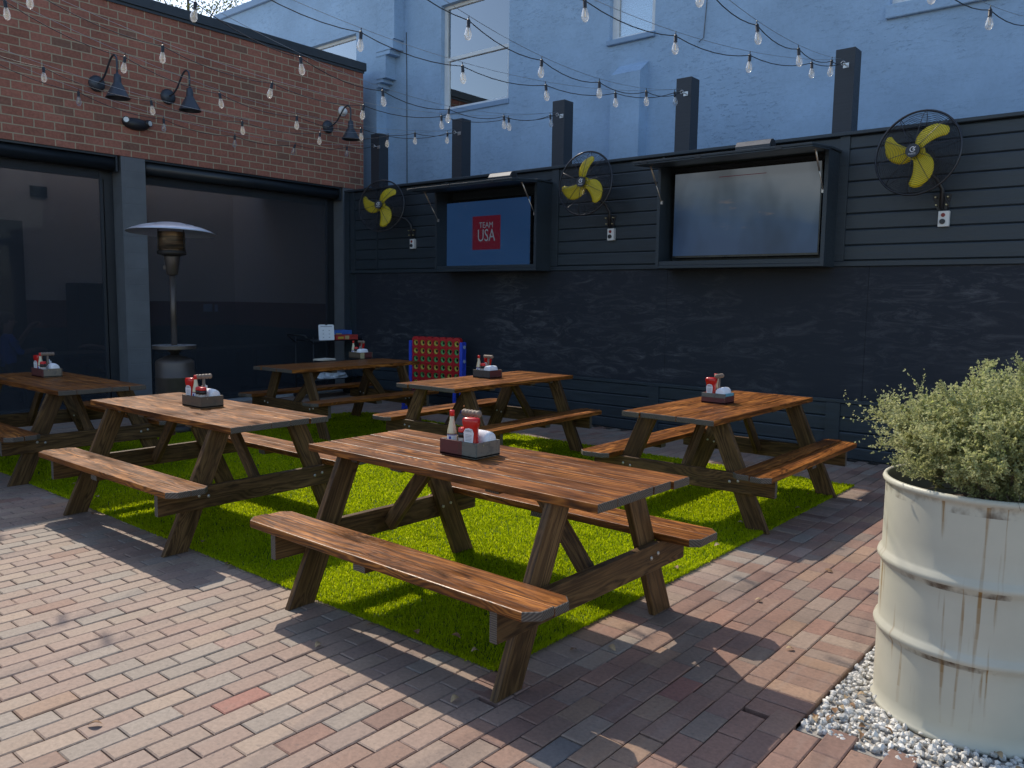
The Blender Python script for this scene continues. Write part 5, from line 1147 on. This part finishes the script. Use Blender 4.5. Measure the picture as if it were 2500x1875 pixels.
# ------------------------------------------------------------------ steel drum planter with shrub
DX, DY, DR, DH = -0.5805, 3.6987, 0.3715, 0.945
def drum():
    t = thing('barrel_planter', (DX, DY, -0.02), 'cream painted steel barrel with rust streaks, used as a planter', 'planter')
    n = 96; prof = []
    def rib(z): return [(DR, z - 0.035), (DR + 0.004, z - 0.024), (DR + 0.014, z - 0.010), (DR + 0.017, z), (DR + 0.014, z + 0.010), (DR + 0.004, z + 0.024), (DR, z + 0.035)]
    prof = [(DR - 0.02, 0.0), (DR + 0.006, 0.002), (DR + 0.010, 0.012), (DR + 0.006, 0.022), (DR, 0.028), (DR, 0.08), (DR, 0.15), (DR, 0.22), (DR, 0.28)] + rib(0.345) + [(DR, 0.44), (DR, 0.50), (DR, 0.56)] + rib(0.635) + [(DR, 0.75), (DR, 0.80), (DR, 0.86), (DR, 0.90), (DR, 0.915), (DR, 0.925)]
    prof += [(DR + 0.002, 0.940), (DR + 0.010, 0.946), (DR + 0.013, 0.956), (DR + 0.008, 0.967), (DR - 0.002, 0.969), (DR - 0.008, 0.962), (DR - 0.009, 0.945), (DR - 0.006, 0.70)]
    V = []; F = []; rust = []; bare = []
    for r, z in prof:
        for j in range(n):
            a = 2*math.pi*j/n; V.append((r*math.cos(a), r*math.sin(a), z))
    def ru(zm):
        f = 0
        for z0, L in ((0.94, 0.40), (0.62, 0.40), (0.33, 0.26)):
            if zm < z0: f = max(f, max(0, 1 - (z0 - zm)/L))
        return f
    for i in range(len(prof) - 1):
        zm = (prof[i][1] + prof[i + 1][1])/2; inner = i >= len(prof) - 3
        for j in range(n):
            F.append((i*n + j, i*n + (j + 1) % n, (i + 1)*n + (j + 1) % n, (i + 1)*n + j)); rust.append(0.7 if inner else ru(zm))
            bare.append(0.95 if (0.90 < zm < 0.945 or 0.598 < zm < 0.626 or 0.308 < zm < 0.336) else (0.80 if 0.87 < zm < 0.9 else 0.0))
    # subdivide long strips for smooth streak fade
    o = numpy_mesh('drum', np.array(V), np.array(F), M['drum'], {'rust': rust, 'bare': bare}, t, True)
    m = MB(); m.lathe([(DR - 0.008, 0.83), (0.30, 0.845), (0.15, 0.86), (0.001, 0.85)], 40, 0, I4, True, False); m.build('soil', M['soil'], t)
drum()
def shrub():
    t = thing('shrub', (DX, DY, 0.83), 'dense small leaved grey green shrub growing in the cream barrel', 'shrub')
    rr = random.Random(11); twigs = MB(); tips = []
    ctr = Vector((0.14, 0.02, 0.34)); rad = Vector((0.40, 0.44, 0.30))
    def inside(p): q = p - ctr; return (q.x/rad.x)**2 + (q.y/rad.y)**2 + (q.z/rad.z)**2
    leaves = []
    def grow(p, d, L, r, depth):
        pts = [p.copy()]; rs = [r]; q = p.copy(); n = 5
        for i in range(n):
            d = (d + Vector((rr.gauss(0, 0.16), rr.gauss(0, 0.16), rr.gauss(0.03, 0.12)))).normalized(); q = q + d*L/n; pts.append(q.copy()); rs.append(max(0.0008, r*(1 - 0.72*(i + 1)/n)))
            if depth > 0 and i >= 1:
                for _ in range(2 if depth > 1 else 3):
                    if rr.random() < 0.8:
                        nd = (d + Vector((rr.gauss(0, 0.75), rr.gauss(0, 0.75), rr.gauss(0.12, 0.55)))).normalized(); grow(q, nd, L*rr.uniform(0.38, 0.62), rs[-1]*0.7, depth - 1)
            if depth <= 1:
                for _ in range(5): leaves.append((q + d*rr.uniform(-L/n, 0), d.copy()))
        if r > 0.0012: twigs.tube(pts, rs, 4 if depth < 2 else 6, 0, I4, False)
    for k in range(34):
        a = 2*math.pi*k/34 + rr.uniform(-0.15, 0.15); s = rr.uniform(0.0, 1.0)**0.6
        d = Vector((math.cos(a)*s*1.15, math.sin(a)*s*1.15, 1.12 - 0.62*s)).normalized(); grow(Vector((0.07 + math.cos(a)*0.05, math.sin(a)*0.05, 0.0)), d, rr.uniform(0.29, 0.40), 0.0058, 3)
    for (ax, L) in (((-0.80, 0.35, 0.42), 0.40), ((-0.75, -0.05, 0.30), 0.38), ((-0.78, 0.1, 0.62), 0.42)):
        grow(Vector((-0.04, 0, 0.05)), Vector(ax).normalized(), L, 0.004, 2)
    twigs.build('branches', M['twig'], t)
    # fill the crown volume with sprig clusters so that it reads as one dense, uneven mass
    LP = [(p, d) for p, d in leaves if (inside(p) < 1.4 or rr.random() < 0.35) and p.z > 0.03 + 0.55*max(0, math.hypot(p.x, p.y) - 0.14)]
    for k in range(4600):
        u = Vector((rr.gauss(0, 1), rr.gauss(0, 1), rr.gauss(0, 1))).normalized(); rad_f = rr.uniform(0.45, 1.0)**0.5
        bump_ = 0.86 + 0.30*noise.noise(u*2.3 + Vector((4, 1, 0)))
        p = ctr + Vector((u.x*rad.x, u.y*rad.y, u.z*rad.z))*rad_f*bump_
        if p.z < 0.05 + 0.95*max(0, math.hypot(p.x, p.y) - 0.14): continue
        for _ in range(4): LP.append((p + Vector((rr.gauss(0, 0.014), rr.gauss(0, 0.014), rr.gauss(0, 0.014))), u))
    n = len(LP); P = np.array([p[:] for p, _ in LP]); D = np.array([d[:] for _, d in LP])
    d = D + rng.normal(0, 0.75, (n, 3)); d /= np.linalg.norm(d, axis=1)[:, None]
    w = np.cross(d, rng.normal(0, 1, (n, 3))); w /= np.linalg.norm(w, axis=1)[:, None]
    L = rng.uniform(0.0075, 0.0155, n)[:, None]; Wd = L*rng.uniform(0.24, 0.36, n)[:, None]; nn = np.cross(d, w)
    V = np.stack([P, P + d*L*0.5 + w*Wd + nn*L*0.08, P + d*L, P + d*L*0.5 - w*Wd + nn*L*0.08], 1).reshape(-1, 3); i = np.arange(n)*4
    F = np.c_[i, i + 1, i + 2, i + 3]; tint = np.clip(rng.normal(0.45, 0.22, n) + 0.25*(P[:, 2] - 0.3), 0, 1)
    numpy_mesh('foliage', V, F, M['shrub_leaf'], {'tint': tint}, t)
shrub()

# ------------------------------------------------------------------ string lights
bulbm = MB(); bulbm.lathe([(0.012, -0.046), (0.015, -0.056), (0.022, -0.078), (0.0285, -0.108), (0.027, -0.126), (0.018, -0.144), (0.003, -0.152)], 14, 0, I4, True, False)
filam = MB(); filam.tube([(0.004, 0, -0.05), (0.006, 0, -0.115), (-0.006, 0, -0.115), (-0.004, 0, -0.05)], 0.0022, 5)
sockm = MB(); sockm.lathe([(0.006, 0.012), (0.012, 0.006), (0.0145, 0.0), (0.0145, -0.045), (0.016, -0.048), (0.013, -0.052)], 12); sockm.tube([(0, 0, 0.010), (0, 0, 0.038)], 0.004, 5)
bulb_p = bulbm.build('bulb', M['bulb']); fil_p = filam.build('filament', M['filament']); sock_p = sockm.build('bulb_socket', M['black_plastic'])
STR = [ # hook, heading, slope, sag, first bulb, spacing, label
    (0, -1.447, -0.210, 0.035, 0.61, 1.061, 'string light from the post at the brick corner, lowest along the brick wall'),
    (1, -1.679, -0.238, 0.038, 0.131, 1.062, 'lower string light from the post behind the left screen, crossing two wall lamps'),
    (1, -1.465, -0.222, 0.036, 0.889, 1.061, 'upper string light from the post behind the left screen'),
    (2, -1.710, -0.249, 0.041, 0.861, 1.061, 'lower string light from the post below the sash window'),
    (2, -1.479, -0.260, 0.042, 0.167, 1.051, 'upper string light from the post below the sash window, passing the coping'),
    (3, -1.690, -0.234, 0.036, 0.137, 1.078, 'string light from behind the right screen, crossing the lower half of the sash window'),
    (3, -1.485, -0.246, 0.041, 0.942, 1.049, 'string light from behind the right screen, crossing the upper half of the sash window'),
    (4, -1.738, -0.213, 0.036, 0.607, 1.068, 'longer flatter string light from the post left of the right fan'),
    (4, -1.500, -0.198, 0.029, 0.417, 1.075, 'shorter steeper string light from the post left of the right fan'),
    (5, -1.720, -0.213, 0.036, 0.557, 1.068, 'string light crossing the top right corner above the right fan')]
HOOK.append((-1.12, 8.87, 4.15))
for n, (hk, th, bb, cq, s0, dd, lab) in enumerate(STR):
    h = Vector(HOOK[hk]); ux, uy = math.cos(th), math.sin(th); SMAX = 9.6
    def pos(s): return Vector((ux*s, uy*s, bb*s + cq*s*s))
    t = thing('string_light', h, lab, 'string light', 'string lights over the terrace')
    bs = [s0 + dd*k for k in range(20) if s0 + dd*k < SMAX]
    m = MB(); m.tube([pos(s) + Vector((0, 0, 0.035)) for s in np.linspace(0.0, SMAX, 40)], 0.0022, 4); m.build('support_wire', M['steel'], t)
    m = MB(); pts = []
    marks = [0.0] + bs + [SMAX]
    for a, c in zip(marks, marks[1:]):
        for q in np.linspace(0, 1, 7)[:-1]: s = a + (c - a)*q; pts.append(pos(s) + Vector((0, 0, -0.045*4*q*(1 - q)*min(1, (c - a)))))
    pts.append(pos(SMAX)); m.tube(pts, 0.0042, 5); m.build('cord', M['black_plastic'], t)
    for s in bs:
        sk = sock_p.copy(); C.objects.link(sk); sk.parent = t; sk.location = pos(s); sk.rotation_euler = (random.gauss(0, 0.08), random.gauss(0, 0.08), random.uniform(0, 6))
        bl = bulb_p.copy(); C.objects.link(bl); bl.parent = sk
        fl = fil_p.copy(); C.objects.link(fl); fl.parent = sk
for o in (sock_p, bulb_p, fil_p): bpy.data.objects.remove(o)
# the last post of the row, just outside the picture, and the cable rack the strings run to behind the camera
m = MB(); m.prism([(-0.10, -0.10), (0.10, -0.10), (0.10, 0.10), (-0.10, 0.10)], 0, 4.32, 0.006)
tag(m.build('timber_post', M['post'], None, (-1.12, 9.075, 0)), 'square dark timber post just right of the right fan', 'post', 'timber posts behind the fence')

# ------------------------------------------------------------------ trees beyond the brick building
def tree(loc, h, crown_r, n, label, seed):
    r = random.Random(seed); g = np.random.default_rng(seed); t = thing('tree', loc, label, 'tree', 'trees beyond the brick building')
    m = MB(); m.tube([(0, 0, 0), (0.1, 0, h*0.3), (0, 0.1, h*0.6), (0.1, 0, h*0.9)], [0.28, 0.22, 0.15, 0.05], 8)
    ends = []
    for k in range(22):
        a = r.uniform(0, 6.28); z0 = h*r.uniform(0.45, 0.85); e = Vector((math.cos(a)*crown_r*r.uniform(0.5, 1), math.sin(a)*crown_r*r.uniform(0.5, 1), z0 + r.uniform(-0.4, 1.6))); m.tube([(0, 0, z0*0.9), e*0.5 + Vector((0, 0, z0*0.48)), e], [0.07, 0.04, 0.012], 5); ends.append(e)
    m.build('trunk', M['bark'], t)
    P = []
    for k in range(n):
        e = r.choice(ends); P.append((e.x + r.gauss(0, 0.5), e.y + r.gauss(0, 0.5), e.z + r.gauss(0, 0.42)))
    P = np.array(P); d = g.normal(0, 1, (n, 3)); d /= np.linalg.norm(d, axis=1)[:, None]; w = np.cross(d, g.normal(0, 1, (n, 3))); w /= np.linalg.norm(w, axis=1)[:, None]
    L = g.uniform(0.07, 0.13, n)[:, None]; V = np.stack([P, P + d*L*0.5 + w*L*0.3, P + d*L, P + d*L*0.5 - w*L*0.3], 1).reshape(-1, 3); i = np.arange(n)*4
    numpy_mesh('crown', V, np.c_[i, i + 1, i + 2, i + 3], M['tree_leaf'], {'tint': np.clip(g.normal(0.5, 0.25, n), 0, 1)}, t)
tree((-31.0, 17.0, 0), 14.5, 2.6, 7000, 'yellow green tree top showing above the coping, right of the gap of sky', 3)
tree((-31.5, 13.0, 0), 15.0, 2.8, 2600, 'sparse grey green tree top showing above the coping, left of the gap of sky', 4)

# ------------------------------------------------------------------ dry fallen leaves
def leaf_mesh(seed, mat):
    r = random.Random(seed); m = MB(); n = 9; vs = []; L, W = r.uniform(0.038, 0.055), r.uniform(0.009, 0.015); bend = r.uniform(0.1, 0.5); tw = r.uniform(-0.5, 0.5)
    for i in range(n):
        u = i/(n - 1); wdt = W*math.sin(math.pi*min(1, u*0.96 + 0.03))**0.8; zc = bend*L*math.sin(math.pi*u)*0.6
        for s in (-1, 0, 1): vs.append((L*(u - 0.5), s*wdt, zc + abs(s)*wdt*0.4 + s*tw*wdt*u))
    m.add(vs, [(i*3 + j, i*3 + j + 1, (i + 1)*3 + j + 1, (i + 1)*3 + j) for i in range(n - 1) for j in range(2)], 0, None, True)
    me = m.build('dry_leaf', mat); return me
protos = [leaf_mesh(k, M['dry_leaf'] if k % 2 else M['dry_leaf_dark']) for k in range(6)]
LV = [(-2.60, 2.72), (-2.42, 2.66), (-2.78, 2.63), (-2.31, 2.95), (-3.05, 2.57), (-1.99, 3.15), (-2.30, 4.35), (-2.32, 4.95), (-2.42, 5.72), (-2.45, 5.60), (-2.40, 6.85), (-2.28, 6.30), (-4.42, 2.60), (-4.36, 2.58), (-4.9, 2.70), (-5.15, 2.62), (-5.22, 2.66), (-5.6, 2.9), (-6.2, 2.55), (-6.6, 2.75), (-7.2, 2.82), (-3.6, 4.9), (-3.2, 4.3), (-4.7, 4.6), (-5.2, 5.1), (-1.72, 4.22), (-1.60, 5.0), (-1.35, 3.72), (-2.12, 3.02), (-2.2, 2.3), (-3.1, 1.25), (-3.05, 2.25)]
for k, (x, y) in enumerate(LV):
    p = protos[k % 6]; o = p.copy(); C.objects.link(o)
    on = TX0 < x < TX1 and TY0 < y < TY1
    o.location = (x, y, 0.028 if on else 0.006); o.rotation_euler = (random.uniform(-0.2, 0.2), random.uniform(-0.2, 0.2), random.uniform(0, 6.28))
    dk = (k % 6) % 2 == 0
    tag(o, ('dark brown' if dk else 'pale tan') + ' fallen leaf lying on the ' + ('green turf' if on else 'brick paving'), 'leaf', '%s leaves on the %s' % ('dark' if dk else 'pale', 'turf' if on else 'paving'))
for k in range(16):
    p = protos[k % 6]; o = p.copy(); C.objects.link(o); x = GX0 + abs(random.gauss(0.05, 0.35)) + 0.03; y = GY0 + 0.05 + random.uniform(0, 0.45)
    if math.hypot(x - DX, y - DY) < DR + 0.03: x, y = GX0 + random.uniform(0.03, 0.25), GY0 + random.uniform(0.03, 0.3)
    o.location = (x, y, 0.004); o.rotation_euler = (random.uniform(-0.4, 0.4), random.uniform(-0.4, 0.4), random.uniform(0, 6.28)); o.scale = (0.85,)*3
    dk = (k % 6) % 2 == 0; tag(o, ('dark brown' if dk else 'pale tan') + ' fallen leaf lying on the white gravel', 'leaf', '%s leaves on the gravel' % ('dark' if dk else 'pale'))
for p in protos: bpy.data.objects.remove(p)
